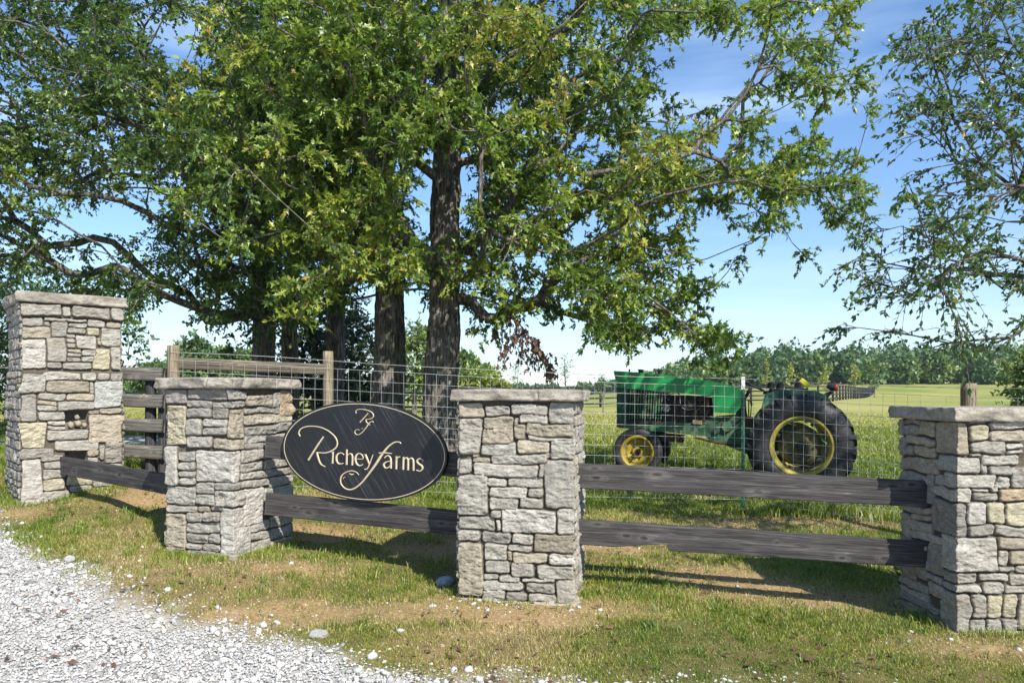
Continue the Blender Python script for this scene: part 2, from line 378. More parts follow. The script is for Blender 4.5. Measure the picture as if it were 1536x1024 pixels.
# ------------------------------------------------------------------ gravel and leaves
phi = (1+5**.5)/2
ICO = np.array([(-1,phi,0),(1,phi,0),(-1,-phi,0),(1,-phi,0),(0,-1,phi),(0,1,phi),(0,-1,-phi),(0,1,-phi),(phi,0,-1),(phi,0,1),(-phi,0,-1),(-phi,0,1)])/1.9
ICF = np.array([(0,11,5),(0,5,1),(0,1,7),(0,7,10),(0,10,11),(1,5,9),(5,11,4),(11,10,2),(10,7,6),(7,1,8),(3,9,4),(3,4,2),(3,2,6),(3,6,8),(3,8,9),(4,9,5),(2,4,11),(6,2,10),(8,6,7),(9,8,1)])
def stones(mb, x, y, sz, sink=.25):
    n = len(x); s = sz[:, None]*np.stack([.7+.6*rng.random(n), .6+.5*rng.random(n), .35+.4*rng.random(n)], -1)
    V = ICO[None]*(1+.28*rng.standard_normal((n, 12, 1)).clip(-1.6, 1.6))*s[:, None]
    a = rng.random(n)*2*np.pi; t2 = rng.standard_normal(n)*.35
    c, s_ = np.cos(a)[:, None], np.sin(a)[:, None]
    vx, vy, vz = V[..., 0], V[..., 1], V[..., 2]; c2, s2 = np.cos(t2)[:, None], np.sin(t2)[:, None]
    vy, vz = vy*c2-vz*s2, vy*s2+vz*c2
    V = np.stack([vx*c-vy*s_, vx*s_+vy*c, vz], -1)+np.stack([x, y, gz(x, y)+s[:, 2]*(1-sink*2)*.6], -1)[:, None]
    F = (ICF[None]+(np.arange(n)*12)[:, None, None]).reshape(-1, 3)
    mb.add(V.reshape(-1, 3), F, tint=np.repeat(rng.random(n), 12))
t = NT('crushed_limestone'); a = t.attr('tint'); v = t.coord()
col = t.ramp(a.outputs['Fac'], [(0, (.20,.19,.18)), (.18, (.43,.42,.40)), (.7, (.57,.56,.535)), (1, (.63,.58,.49))])
col = t.mix(.4, col, t.ramp(t.noise(v, 70, 5), [(.3, .6), (.7, 1.15)]), 'MULTIPLY'); M['gravel'] = t.fin(col, .9, 0, .2)
mb = MB()
n = 330000; y = 3.2+6.5*rng.random(n)**1.3; x = -8+12*rng.random(n)
g = gravel(x, y); k = (g+.16*rng.standard_normal(n) > .10) & (np.abs(x) < y*.72+1.2)
x, y = x[k], y[k]; n = len(x)
stones(mb, x, y, .0035+.0085*rng.random(n)**2.2+.022*(rng.random(n) < .05)*rng.random(n)*(1-.7*sm(.6, 1.4, gravel(x, y))))
n = 150; x = -5+9*rng.random(n); y = np.interp(x, GEX, GEY)-.02+rng.standard_normal(n)*.22; stones(mb, x, y, .007+.024*rng.random(n)**2.5, .45)
n = 160; y = 4.2+5*rng.random(n); x = (rng.random(n)*2-1)*y*.7; k = dirt(x, y) > .1; stones(mb, x[k], y[k], .006+.02*rng.random(k.sum())**2)
x = np.r_[.45*rng.standard_normal(45)-.1, 2.7+.35*rng.standard_normal(30)]; y = np.r_[5.32+.1*rng.standard_normal(45), 4.9+.12*rng.standard_normal(30)]
stones(mb, x, y, .006+.016*rng.random(75)**2)
mb.build('gravel', M['gravel'], None, False, label='white crushed limestone gravel of the driveway and its ragged edge', cat='gravel', kind='stuff')
# fallen leaves
cl, xx, yy = CLODS; stones(cl, xx, yy, .003+.011*rng.random(len(xx))**3, .4)
t = NT('clod_soil'); a = t.attr('tint'); M['clod'] = t.fin(t.ramp(a.outputs['Fac'], [(0, (.13,.085,.045)), (.5, (.33,.22,.11)), (1, (.50,.38,.23))]), .95, 0, .1)
cl.build('soil_clods', M['clod'], None, False, label='crumbs of tan soil on the bare patches of the verge', cat='soil', kind='stuff')
mb = MB(); n = 2600; y = 3.9+6*rng.random(n); x = (rng.random(n)*2-1)*(y*.7); k = (fbm(x, y, 0, 77, 3) > -.1); x, y = x[k], y[k]
x = np.r_[x, 2.7+.6*rng.standard_normal(350), -4+.5*rng.standard_normal(250)]; y = np.r_[y, 9.6+.35*rng.standard_normal(350), 8.9+.2*rng.standard_normal(250)]
n = len(x); th = rng.random(n)*6.28; L = .012+.026*rng.random(n)**2; up = rng.random((n, 4))*.02
a = np.stack([np.cos(th), np.sin(th)], -1); b = np.stack([-np.sin(th), np.cos(th)], -1); c = np.stack([x, y], -1)
P = np.stack([c-a*L[:, None], c+b*L[:, None]*.45, c+a*L[:, None], c-b*L[:, None]*.45], 1)
V = np.concatenate([P, (gz(x, y)[:, None]+.012+up)[..., None]], -1).reshape(-1, 3); k = np.arange(n)*4
mb.add(V, np.r_[np.stack([k, k+1, k+2], -1), np.stack([k, k+2, k+3], -1)], tint=np.repeat(rng.random(n), 4))
mb.build('fallen_leaves', M['brown'], None, False, label='dry brown leaves fallen on the turf and bare soil', cat='leaves', kind='stuff')

# ------------------------------------------------------------------ stone pillars
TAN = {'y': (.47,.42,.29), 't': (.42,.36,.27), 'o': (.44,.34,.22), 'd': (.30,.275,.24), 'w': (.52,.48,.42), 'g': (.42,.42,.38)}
def pillar(label, corner, rz, WA, WB, z0, H, cap_t, over, rects, fine, seed, split=None, ledge=None, niches=(), s_off=0., corbel=None):
    """corner: plan position of s=0 (left end of face A seen from outside); face A runs along rz with width WA, then face B (width WB) turns back."""
    root = empty('stone_pillar', (corner[0], corner[1], z0), rz, label=label, cat='pillar', group='stacked limestone pillars of the farm entrance')
    r = np.random.default_rng(seed)
    P = 2*(WA+WB); cs = [0, WA, WA+WB, 2*WA+WB, P]
    zb = -.12
    ss = []
    for i in range(4):
        st = .0058 if i in fine else .02
        ss += list(np.linspace(cs[i], cs[i+1], int((cs[i+1]-cs[i])/st)+1)[:-1])
    s = np.array(ss+[P]); z = np.arange(zb, H+.0001, .0058); z[-1] = H
    S, Zz = np.meshgrid(s, z)
    wS = S+.016*fbm(S*7, Zz*7, 0, seed, 2)+.005*fbm(S*26, Zz*26, 0, seed+2, 3)
    wZ = Zz+.014*fbm(S*6, Zz*9, 0, seed+5, 2)+.005*fbm(S*26, Zz*26, 0, seed+7, 3)
    hgt = np.full(S.shape, -.030)+.007*fbm(S*40, Zz*40, 0, seed+9, 2); joint = np.ones(S.shape); col = np.zeros(S.shape+(3,))+np.array([.30,.27,.22])
    own = np.zeros(S.shape, bool)
    ridge = fbm(S*9, Zz*19, 0, seed+20, 5, .66); ridge2 = np.abs(fbm(S*20, Zz*46, 0, seed+40, 4, .6))
    par = cc = None
    def put(a, b, c, d, key=None, claim=True):
        for sh in (0, P, -P):
            if b+sh < -.02 or a+sh > P+.02: continue
            i0, i1 = np.searchsorted(s, a+sh-.03), np.searchsorted(s, b+sh+.03); j0, j1 = np.searchsorted(z, c-.03), np.searchsorted(z, d+.03)
            if i1 <= i0 or j1 <= j0: continue
            sl = (slice(j0, j1), slice(i0, i1))
            q = r.normal(0, .05, 4)
            u, v = wS[sl]-sh, wZ[sl]
            mx, mz = (a+b)/2, (c+d)/2
            gap = .0020
            dl = u-a-gap+q[0]*(v-mz)*.6; dr = b-u-gap+q[1]*(v-mz)*.6; db = v-c-gap+q[2]*(u-mx)*.5; dt = d-v-gap+q[3]*(u-mx)*.5
            dx = np.minimum(dl, dr); dz = np.minimum(db, dt); rc = min(.022, (b-a)*.3, (d-c)*.35)
            D = np.minimum(dx, dz); cm = (dx < rc) & (dz < rc)
            D = np.where(cm, rc-np.hypot(np.maximum(rc-dx, 0), np.maximum(rc-dz, 0)), D)
            prof = np.clip(D/.009, 0, 1)**.40
            pr = par[0]; gx_, gz_ = par[1], par[2]
            hh = -.030+prof*(.030+pr)+np.clip(D/.012, .2, 1)*(.017*ridge[sl]*par[3]-.013*ridge2[sl]*par[4]+gx_*(u-mx)+gz_*(v-mz))
            m = (D > 0) & ~own[sl]
            hgt[sl] = np.where(m, hh, hgt[sl]); joint[sl] = np.where(m, 1-np.clip(D/.007, 0, 1), joint[sl])
            col[sl] = np.where(m[..., None], cc, col[sl])
            if claim: own[sl] |= m
    def newpar(key, a, b, c, d):
        pr = r.uniform(-.004, .013)
        lim = .010/max(b-a, .05); lz = .010/max(d-c, .05)
        p = (pr, r.uniform(-lim, lim), r.uniform(-lz, lz), r.uniform(.6, 1.5), r.uniform(.5, 1.5))
        if key in TAN: c0 = np.array(TAN[key])
        else:
            c0 = np.array([.40,.37,.315])*r.uniform(.80, 1.14); k = r.random()
            if k < .16: c0 = c0*np.array([1.04,.98,.87])
            elif k < .24: c0 = c0*np.array([.98,.99,1.0])
        return p, c0*r.uniform(.92, 1.08)
    for q in rects:
        par, cc = newpar(q[4] if len(q) > 4 else None, *q[:4]); put(*q[:4])
    # fill the rest of the shaft with random courses
    def fill(a, b):
        zz = zb
        while zz < H-.01:
            hh = r.uniform(.055, .15); 
            if zz+hh > H-.04: hh = H-zz
            x = a
            while x < b-.01:
                w = r.uniform(.10, .34)
                if x+w > b-.07: w = b-x
                rows = 2 if (hh > .11 and r.random() < .35) else 1
                for k in range(rows):
                    nonlocal_par(x, x+w, zz+hh*k/rows, zz+hh*(k+1)/rows)
                x += w
            zz += hh
    def nonlocal_par(a, b, c, d):
        nonlocal par, cc
        par, cc = newpar(None, a, b, c, d); put(a, b, c, d, None, True)
    smax = max([q[1] for q in rects]+[0]); smin = min([q[0] for q in rects]+[0])
    # gaps inside the drawn area get small filler pieces, the hidden sides get courses
    fill(smax, P+smin)
    for a, b, c, d, dep in niches:
        sl = (slice(np.searchsorted(z, c), np.searchsorted(z, d)), slice(np.searchsorted(s, a), np.searchsorted(s, b)))
        hgt[sl] = -dep+.03*ridge[sl]; joint[sl] = .6
    if ledge: hgt = hgt+.022*(1-sm(ledge-.006, ledge+.004, Zz))-.004
    if corbel: hgt = hgt+.022*sm(corbel-.006, corbel+.004, Zz)
    # wrap round the shaft
    N = [(0, -1), (1, 0), (0, 1), (-1, 0)]; C0 = [(0, 0), (WA, 0), (WA, WB), (0, WB)]; Dn = [(1, 0), (0, 1), (-1, 0), (0, -1)]
    fi = np.clip(np.searchsorted(np.array(cs), S, side='right')-1, 0, 3)
    Lf = np.array([WA, WB, WA, WB]); c_s = np.array(cs[:4])
    tloc = S-c_s[fi]; C0 = np.array(C0, float); Dn = np.array(Dn, float); N = np.array(N, float)
    px = C0[fi]+Dn[fi]*tloc[..., None]
    off = N[fi]*1.0
    kk = .022
    off = off+N[(fi+1) % 4]*np.clip(1-(Lf[fi]-tloc)/kk, 0, 1)[..., None]+N[(fi-1) % 4]*np.clip(1-tloc/kk, 0, 1)[..., None]
    hgt[:, -1] = hgt[:, 0]
    px = px+off*hgt[..., None]
    V = np.concatenate([px, Zz[..., None]], -1).reshape(-1, 3); ny, nx = S.shape
    I = np.arange(ny-1)[:, None]*nx+np.arange(nx-1)[None]
    mb = MB(); mb.add(V, np.stack([I, I+1, I+nx+1, I+nx], -1).reshape(-1, 4), tint=col.reshape(-1, 3), joint=joint.ravel())
    mb.build('masonry', M['stone'], root, False)
    # capstone: rough broken edge round a flat slab, closed top and bottom
    A, B = WA+2*over, WB+2*over; Pc = 2*(A+B); cs2 = np.array([0, A, A+B, 2*A+B])
    s2 = np.linspace(0, Pc, int(Pc/.008)+1)[:-1]; zz = np.linspace(0, cap_t, 13)
    S, Zz = np.meshgrid(s2, zz)
    e = np.minimum(Zz, cap_t-Zz)
    hg = .018*fbm(S*9, Zz*16, 0, seed+60, 4)-.026*np.abs(fbm(S*5, Zz*11, 0, seed+70, 3))-.010*(1-np.clip(e/.012, 0, 1))**2+.012*sm(.25, .6, fbm(S*4, Zz*3, 0, seed+80, 2))
    tt = np.zeros(S.shape)
    if split:
        for q in split:
            w = np.abs(S-q+.004*fbm(S*0, Zz*30, 0, seed, 2)); hg -= .02*np.clip(1-w/.006, 0, 1); tt = np.maximum(tt, np.clip(1-w/.006, 0, 1))
    fi = np.clip(np.searchsorted(cs2, S, side='right')-1, 0, 3); Lf = np.array([A, B, A, B]); tl = S-cs2[fi]
    C1 = np.array([(-over, -over), (WA+over, -over), (WA+over, WB+over), (-over, WB+over)])
    px = C1[fi]+Dn[fi]*tl[..., None]
    off = N[fi]+N[(fi+1) % 4]*np.clip(1-(Lf[fi]-tl)/kk, 0, 1)[..., None]+N[(fi-1) % 4]*np.clip(1-tl/kk, 0, 1)[..., None]
    px = px+off*hg[..., None]
    warp = .006*fbm(px[..., 0]*3, px[..., 1]*3, 0, seed+90, 2)
    V = np.concatenate([px, (H+.001+Zz+warp)[..., None]], -1); ny, nx = S.shape
    I = np.arange(ny-1)[:, None]*nx+np.arange(nx)[None]; J = np.arange(ny-1)[:, None]*nx+(np.arange(nx)[None]+1) % nx
    base = np.array([.40,.365,.31]); tn = np.zeros((ny*nx, 3))+base*(.92+.45*fbm(S*3.5, Zz*9, 0, seed+95, 4).reshape(-1, 1))*np.array([1., .98, .94])
    mb = MB(); mb.add(V.reshape(-1, 3), np.stack([I, J, J+nx, I+nx], -1).reshape(-1, 4), tint=tn, joint=tt.ravel())
    for row, z_ in ((ny-1, H+cap_t), (0, H)):       # concentric rings close the slab
        ring = V[row]; c = np.array([WA/2, WB/2, z_]); rr = [ring]
        for f in (.93, .8, .6, .35, .02):
            q = c+(ring-c)*f; q[:, 2] = z_+(ring[:, 2]-z_)*f+.004*fbm(q[:, 0]*8, q[:, 1]*8, 0, seed+3, 3); rr.append(q)
        rr = np.array(rr); m_ = len(rr); I = np.arange(m_-1)[:, None]*nx+np.arange(nx)[None]; J = np.arange(m_-1)[:, None]*nx+(np.arange(nx)[None]+1) % nx
        mb.add(rr.reshape(-1, 3), np.stack([I, J, J+nx, I+nx], -1).reshape(-1, 4), tint=np.zeros((m_*nx, 3))+base, joint=0.)
    mb.build('capstone', M['stone'], root, False)
    # footing
    n_ = 90; rings = []
    for f, zf in ((1.0, .012), (1.10, .006), (1.19, -.03), (1.22, -.12)):
        th = np.arange(n_)/n_*2*np.pi; cx, cy = np.cos(th), np.sin(th); k = 1/np.maximum(np.abs(cx), np.abs(cy))
        wob = 1+.05*fbm(cx*2, cy*2, 0, seed+f, 3)
        rings.append(np.stack([WA/2+cx*k*WA/2*f*wob, WB/2+cy*k*WB/2*f*wob, zf+.01*fbm(cx*5, cy*5, f, seed, 2)], -1))
    rings = np.array(rings); I = np.arange(3)[:, None]*n_+np.arange(n_)[None]; J = np.arange(3)[:, None]*n_+(np.arange(n_)[None]+1) % n_
    mb = MB(); mb.add(rings.reshape(-1, 3), np.stack([I, J, J+n_, I+n_], -1).reshape(-1, 4))
    mb.build('footing', M['concrete'], root, True)
    return root

def RZ(lst, fx, fy):
    o = []
    for q in lst:
        x0, y0, x1, y1 = q[:4]; xm, ym = (x0+x1)/2, (y0+y1)/2
        o.append((fx(x0), fx(x1), fy(y1, xm), fy(y0, xm))+tuple(q[4:]))
    return o
# middle pillar
HM = 1.38
mid = [(130,95,246,164),(248,112,367,160),(368,105,529,158),(530,92,672,188),(238,160,384,220),(384,168,406,207),(405,150,530,196),(130,165,236,330),(236,207,381,284,'t'),(381,198,433,268),(430,189,660,248),(440,248,640,266),
(238,278,391,332),(392,264,540,323),(540,252,668,350),(202,326,236,344),(130,345,201,418),(202,340,275,368),(275,324,530,370),(515,315,544,345),(205,368,488,430),(488,365,514,430),(512,350,655,560),(130,420,266,605),
(255,430,345,475),(345,425,508,471),(268,472,437,525),(438,470,508,516),(270,524,398,578),(401,516,508,569),(275,578,330,613),(326,568,561,676,'w'),(562,560,672,676),(130,607,301,672),(303,614,327,671),(130,672,239,723),
(243,675,371,726),(373,678,468,727),(467,673,655,762),(358,727,462,758),(130,726,246,966),(250,726,357,802),(356,757,379,800,'t'),(380,760,528,808),(528,762,668,813),(253,800,366,857),(369,803,470,867),(478,813,650,877),
(245,857,316,885),(316,857,413,892),(242,885,428,933),(418,869,562,891),(433,891,562,937),(562,877,680,982),(243,926,351,985),(351,935,440,985),(440,937,562,985)]
fm = lambda x: (x-130)/510*.817
gm_ = lambda y, x: (982-y)/890*HM
pillar('waist-high stone pillar in the middle of the picture, right of the oval farm sign', (-.385, 5.545), R(-10), .817, .80, .075, HM, .080, .045, RZ(mid, fm, gm_), (0, 1), 11, split=(.62,))
# second pillar (left of the sign), seen on its corner
p2 = [(583,380,660,438,'d'),(660,378,800,420,'d'),(800,384,872,421),(655,421,745,448),(745,423,872,449),(872,400,973,446),(973,390,1005,450),(1005,386,1062,478,'o'),(583,440,656,578,'y'),(657,448,742,486),(742,448,798,487),(865,446,1004,471),(865,471,1060,505),  # first two stones darker: shadow under the cap put into their colour
(798,452,864,556,'t'),(657,487,712,543),(712,487,798,515),(712,515,798,544),(864,506,1060,540),(657,544,748,588),(748,556,864,596),(864,540,1060,567),(864,567,1060,592),(583,580,627,719),(627,600,686,638),(627,638,686,667),(627,667,686,692),(627,692,686,719),(686,596,848,710,'w'),
(848,592,940,636),(848,636,940,670),(848,670,945,700),(940,592,1060,626),(940,626,1060,660),(945,660,1060,692),(583,721,688,788),(688,710,755,749),(688,749,755,790),(755,710,850,738),(755,738,868,796),(850,700,960,729),(960,692,1060,729),(583,789,695,815),(695,791,736,814),(736,784,786,813),
(860,729,938,862,'w'),(583,816,655,958,'t'),(655,813,713,848),(713,813,776,850),(655,849,776,888),(655,888,735,920),(735,888,776,922),(776,797,888,975,'w'),(888,850,962,884),(888,884,964,915),(890,915,965,955),(655,921,712,946),(712,922,775,950),(655,947,775,985),(583,958,655,985),
(938,729,1060,785),(938,785,1060,830),(962,830,1060,872),(964,872,1060,915),(965,915,1060,955)]
WA2, WB2 = .66, .80
f2 = lambda x: (x-583)/237*WA2 if x < 820 else WA2+(x-820)/241*WB2
def g2(y, x):
    b = 976-12*max(0, (820-x)/237)-42*max(0, (x-820)/241); t = 380
    return (b-y)/(b-t)*1.335
rz2 = R(-19)
c2 = Vector((-2.17, 6.2)); d2 = Vector((math.cos(rz2), math.sin(rz2)))
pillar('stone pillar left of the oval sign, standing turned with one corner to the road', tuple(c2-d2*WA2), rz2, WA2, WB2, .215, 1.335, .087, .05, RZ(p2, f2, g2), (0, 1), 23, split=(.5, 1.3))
# tall gate pillar
tl = [(75,82,210,126),(212,88,243,125),(246,84,381,126),(382,82,425,126),(75,132,150,163),(152,145,176,163),(177,143,232,201),(152,131,300,144),(300,131,366,158),(367,131,425,156),(232,146,300,163),(75,164,176,206),(232,163,295,185),(297,159,346,189,'y'),(350,157,425,223),
(70,208,157,312,'w'),(159,202,228,288),(228,187,262,202),(262,189,333,238),(334,194,350,222),(228,202,262,219),(228,219,262,236),(228,237,280,251),(228,251,280,267),(228,267,279,286),(280,238,330,262),(280,262,324,286),(318,232,383,311,'y'),(384,224,425,312),(157,288,211,312),(212,287,317,312),
(75,330,155,397),(142,322,275,352),(277,322,332,352),(334,322,380,351),(381,322,425,352),(157,353,305,395),(305,355,322,398),(322,353,425,450,'g'),(75,400,128,498),(130,397,222,423),(222,398,322,425),(130,425,191,441,'t'),(130,441,191,462),(192,425,325,459),(342,452,425,472),(130,463,221,495),(301,459,342,475),
(75,500,158,590,'y'),(160,496,221,512),(160,512,221,527),(302,475,425,580,'t'),(160,527,301,567),(187,567,337,604),(75,590,186,626),(298,604,336,630),(337,588,360,642),(360,575,425,655),(75,627,146,795,'w'),(140,615,221,640),(150,640,222,668),(146,668,222,700,),(146,700,222,742),(146,742,240,790),
(224,680,320,728,'y'),(240,728,318,755),(240,755,320,790),(298,632,336,680),(320,700,425,738),(337,656,425,700),(320,738,425,790)]
ft = lambda x: (x-75)/350*.935
gt = lambda y, x: (788-y)/708*2.05
rt = R(39)
nz = [(ft(222), ft(301), gt(526, 0), gt(461, 0), .13), (ft(222), ft(298), gt(640, 0), gt(605, 0), .13)]
pt = pillar('tall two stage gate pillar at the far left with a small square niche', (-4.93, 8.0), rt, .935, .95, .385, 2.05, .105, .05, RZ(tl, ft, gt), (0, 3), 37, ledge=gt(318, 0), niches=nz, corbel=gt(128, 0))
mb = MB()
for dx, dz, q in ((.03, .0, .055), (.10, .01, .06), (.155, .0, .045), (.09, .075, .04)):
    V = ICO*np.array([q*.62, .05, q*.75])*(1+.15*rng.standard_normal((12, 1)))+np.array([ft(222)+.025+dx, .03, gt(526, 0)+.045+dz])
    mb.add(V, ICF, tint=np.zeros((12, 3))+np.array([.40,.34,.25]), joint=0.)
mb.build('niche_stones', M['stone'], pt, False)
# right-hand pillar
rp = [(210,238,226,300),(226,240,281,262),(226,262,281,298),(282,240,333,298),(212,300,234,360),(234,298,330,328),(234,328,258,362),(260,328,330,364),(212,364,340,412),(333,242,440,350,'t'),(212,412,305,450),(212,450,302,480),(212,480,302,518),(340,353,476,407),(358,407,522,453),(304,413,328,520),(328,453,448,496),(328,413,358,453),
(212,520,322,545),(250,545,322,568),(322,497,432,608,'d'),(212,545,250,628),(250,568,322,605),(250,605,357,637),(357,609,530,722),(305,637,357,735),(212,630,305,658),(212,658,305,685),(212,685,305,715),(357,722,467,762),(268,718,305,764),(305,737,357,764),(212,715,268,764),(310,765,357,812),(212,765,310,795),(212,795,310,822),(357,763,476,790),
(347,790,441,925),(212,822,345,850),(212,850,345,880),(441,248,498,302,'y'),(441,238,497,248),(498,238,612,269),(495,270,612,308),(445,303,556,342),(556,310,612,330),(558,331,612,346),(441,342,475,353),(476,345,600,381),(476,356,496,407),(497,381,580,411),(450,453,502,466),(450,466,528,494),(522,412,572,452),(528,452,640,496,'o'),(505,430,528,466),(575,383,640,452),
(432,498,490,573,'w'),(490,497,549,573,'y'),(550,498,640,573,'y'),(434,573,511,609),(512,573,640,611),(531,612,640,655),(533,656,564,701),(565,655,640,698,'t'),(531,702,583,723),(584,698,640,727),(468,725,561,757),(562,728,640,765),(476,758,546,792),(547,765,640,793),(441,792,493,871),(494,793,545,871,'y'),(546,795,593,869,'y'),(594,795,640,908),
(441,872,491,925),(491,872,541,925),(541,870,597,925)]
WR = .76
fr = lambda x: (x-212)/(400-212)*WR if x < 400 else WR+(x-400)/210*.425
def gr_(y, x):
    t_ = max(0, (400-x)/188); b = 915-75*t_; tp = 240
    return (b-y)/(b-tp)*1.345
rr = R(-88)
pillar('stone pillar cut by the right edge of the picture, with yellowish blocks in its front', (2.84, 5.08+WR), R(-90), WR, .85, -.015, 1.345, .088, .05, RZ(rp, fr, gr_), (0, 1), 51, split=(1.9,))

# ------------------------------------------------------------------ rails between the pillars
def rail(a, b, th, hh, label, mat='rail', seed=0, name='fence_rail', group='charcoal rails between the pillars', parent=None):
    a, b = Vector(a), Vector(b); d = b-a; L = d.length; n = int(L/.014) if name == 'fence_rail' else int(L/.03)
    rz = math.atan2(d.y, d.x); tilt = -math.atan2(d.z, math.hypot(d.x, d.y))
    mb = MB(); xs = np.linspace(0, L, n)
    prof = np.array([(-.5, -.5), (-.5, .5), (.5, .5), (.5, -.5)]); ring = []
    K = 22
    pr = []
    for i in range(4):
        p, q = prof[i], prof[(i+1) % 4]
        m = (20 if name == 'fence_rail' else 6) if i % 2 == 0 else 2
        for k in range(m):
            pr.append(p+(q-p)*((k+.12 if k == 0 else k)/m))
    pr = np.array(pr)*np.array([th, hh]); m = len(pr)
    XX = xs[:, None]+0*pr[None, :, 0]; YY = 0*xs[:, None]+pr[None, :, 0]; ZZ = 0*xs[:, None]+pr[None, :, 1]
    dy = .0022*fbm(XX*2, ZZ*40, 0, seed, 3); dz = .004*fbm(XX*1.2, 0*XX, 0, seed+3, 3)+.0015*fbm(XX*14, ZZ*3, 0, seed+5, 2)
    if seed == 17: dz = dz+.045*np.clip(1-np.abs(ZZ+.09)/.06, 0, 1)*np.clip((XX-.45)/.35, 0, 1)*(XX < .82)
    kn = np.zeros(XX.shape); kg = np.zeros(XX.shape); rk = np.random.default_rng(seed)
    for _ in range(int(L*2.2)):
        kx, kz, sx_, sz_ = rk.uniform(.1, L-.1), rk.uniform(-.35, .35)*hh, rk.uniform(.014, .034), rk.uniform(.007, .014)
        q = np.hypot((XX-kx)/sx_, (ZZ-kz)/sz_)*(1+.15*fbm(XX*30, ZZ*40, 0, seed, 2)); kn = np.maximum(kn, np.clip(1.1-q, 0, 1)*.9); kg = np.maximum(kg, .5*np.exp(-((q-1.6)/.35)**2)+.28*np.exp(-((q-2.6)/.4)**2))
    dy = dy-.003*kn
    V = np.stack([XX, YY+dy*np.sign(YY), ZZ+dz], -1).reshape(-1, 3)
    I = np.arange(n-1)[:, None]*m+np.arange(m)[None]; J = np.arange(n-1)[:, None]*m+(np.arange(m)[None]+1) % m
    mb.add(V, np.stack([I, I+m, J+m, J], -1).reshape(-1, 4), knot=kn.ravel(), knotring=kg.ravel()); mb.f.setdefault(m, [])
    mb.f[m] += [np.arange(m)[None][:, ::-1], (np.arange(m)+(n-1)*m)[None]]
    o = mb.build(name, M[mat], parent, False)
    if label: tag(o, label, 'rail' if name == 'fence_rail' else None, group)
    o.location = a; o.rotation_euler = (0, tilt, rz); return o
def rl(p, q, d0, d1, label, seed, **k):
    (x0, y0), (x1, y1) = p, q
    rail((x0, y0, ZC-d0-.09), (x1, y1, ZC-d1-.09), .042, .182, label, seed=seed, **k)
rl((-4.66, 8.23), (-2.45, 6.66), .63, .735, 'short sloping charcoal rail from the tall gate pillar to the next pillar', 3)
rl((-2.0, 6.5), (-.22, 5.86), .33, .44, 'charcoal rail partly hidden behind the oval sign', 5)
rl((-2.0, 6.5), (-.22, 5.86), .795, .868, 'charcoal rail with pale knots just below the oval sign', 8)
rl((.30, 5.82), (3.08, 5.46), .487, .598, 'upper charcoal rail in front of the tractor, right of the middle pillar', 13)
rl((.30, 5.82), (3.08, 5.46), .895, 1.015, 'lower charcoal rail with a long split, close to the grass right of the middle pillar', 17)

# ------------------------------------------------------------------ oval sign
dr = Vector((1.78, -.64)).normalized(); nrm = Vector((dr.y, -dr.x))   # towards the road
if nrm.y > 0: nrm = -nrm
o2 = Vector((-2.0, 6.5))+nrm*.05
def ray(px):
    k = (px-768)/FPX                       # X = k*Y meets o2 + t*dr
    t = (k*o2.y-o2.x)/(dr.x-k*dr.y); return t, o2.y+t*dr.y
tc_, Yc = ray(410+757/5.486); sc0 = Vector((o2.x+tc_*dr.x, o2.y+tc_*dr.y)); zc0 = ZC-(590+477/5.486-HY)/FPX*Yc
def sp(zx, zy):
    t, Yd = ray(410+zx/5.486); return (t-tc_, ZC-(590+zy/5.486-HY)/FPX*Yd-zc0)
sign = empty('oval_sign', (sc0.x, sc0.y, zc0), math.atan2(dr.y, dr.x), label='black oval farm sign with gold script lettering, fixed to the rails', cat='sign')
def oval(A, B, n=96):
    return [sp(757+A*math.cos(f), 477+B*math.sin(f+.10)) for f in [i/n*2*math.pi for i in range(n)]]
bm = bmesh.new(); prism(bm, oval(677, 411), -.012, .022); bmobj('board', bm, M['sign'], sign, bevel=.003, seg=1)
def flat_ring(mb, P, Q, y):
    n = len(P); v = np.array([(x, y, z) for x, z in P]+[(x, y, z) for x, z in Q]); k = np.arange(n); j = (k+1) % n
    mb.add(v, np.stack([k, j, j+n, k+n], -1))
mb = MB(); flat_ring(mb, oval(662, 396), oval(656, 390), -.0140); mb.build('border_line', M['gold'], sign)
def smooth_line(pts, m=10):
    P = [np.array(p, float) for p in pts]; P = [2*P[0]-P[1]]+P+[2*P[-1]-P[-2]]; o = []
    for i in range(1, len(P)-2):
        for k in range(m):
            t = k/m; o.append(.5*((2*P[i])+(-P[i-1]+P[i+1])*t+(2*P[i-1]-5*P[i]+4*P[i+1]-P[i+2])*t*t+(-P[i-1]+3*P[i]-3*P[i+1]+P[i+2])*t**3))
    o.append(P[-2]); return np.array(o)
yst = [-.0145]
def stroke(mb, pts, w):
    C = smooth_line(pts) if len(pts) > 2 else np.linspace(pts[0], pts[1], 6)
    w = np.interp(np.linspace(0, 1, len(C)), np.linspace(0, 1, len(w)), w)
    d = np.gradient(C, axis=0); d /= np.linalg.norm(d, axis=1)[:, None]+1e-9; nn = np.stack([-d[:, 1], d[:, 0]], -1)
    L = C+nn*w[:, None]/2; Rr = C-nn*w[:, None]/2; n = len(C); yst[0] -= .00012
    top = [(*sp(*p),) for p in L]+[(*sp(*p),) for p in Rr]
    v = np.array([(x, yst[0], z) for x, z in top]+[(x, -.0115, z) for x, z in top]); k = np.arange(n-1)
    mb.add(v, np.r_[np.stack([k, k+1, n+k+1, n+k], -1), np.stack([k, k+2*n, k+2*n+1, k+1], -1), np.stack([n+k, n+k+1, k+3*n+1, k+3*n], -1)])
mb = MB()
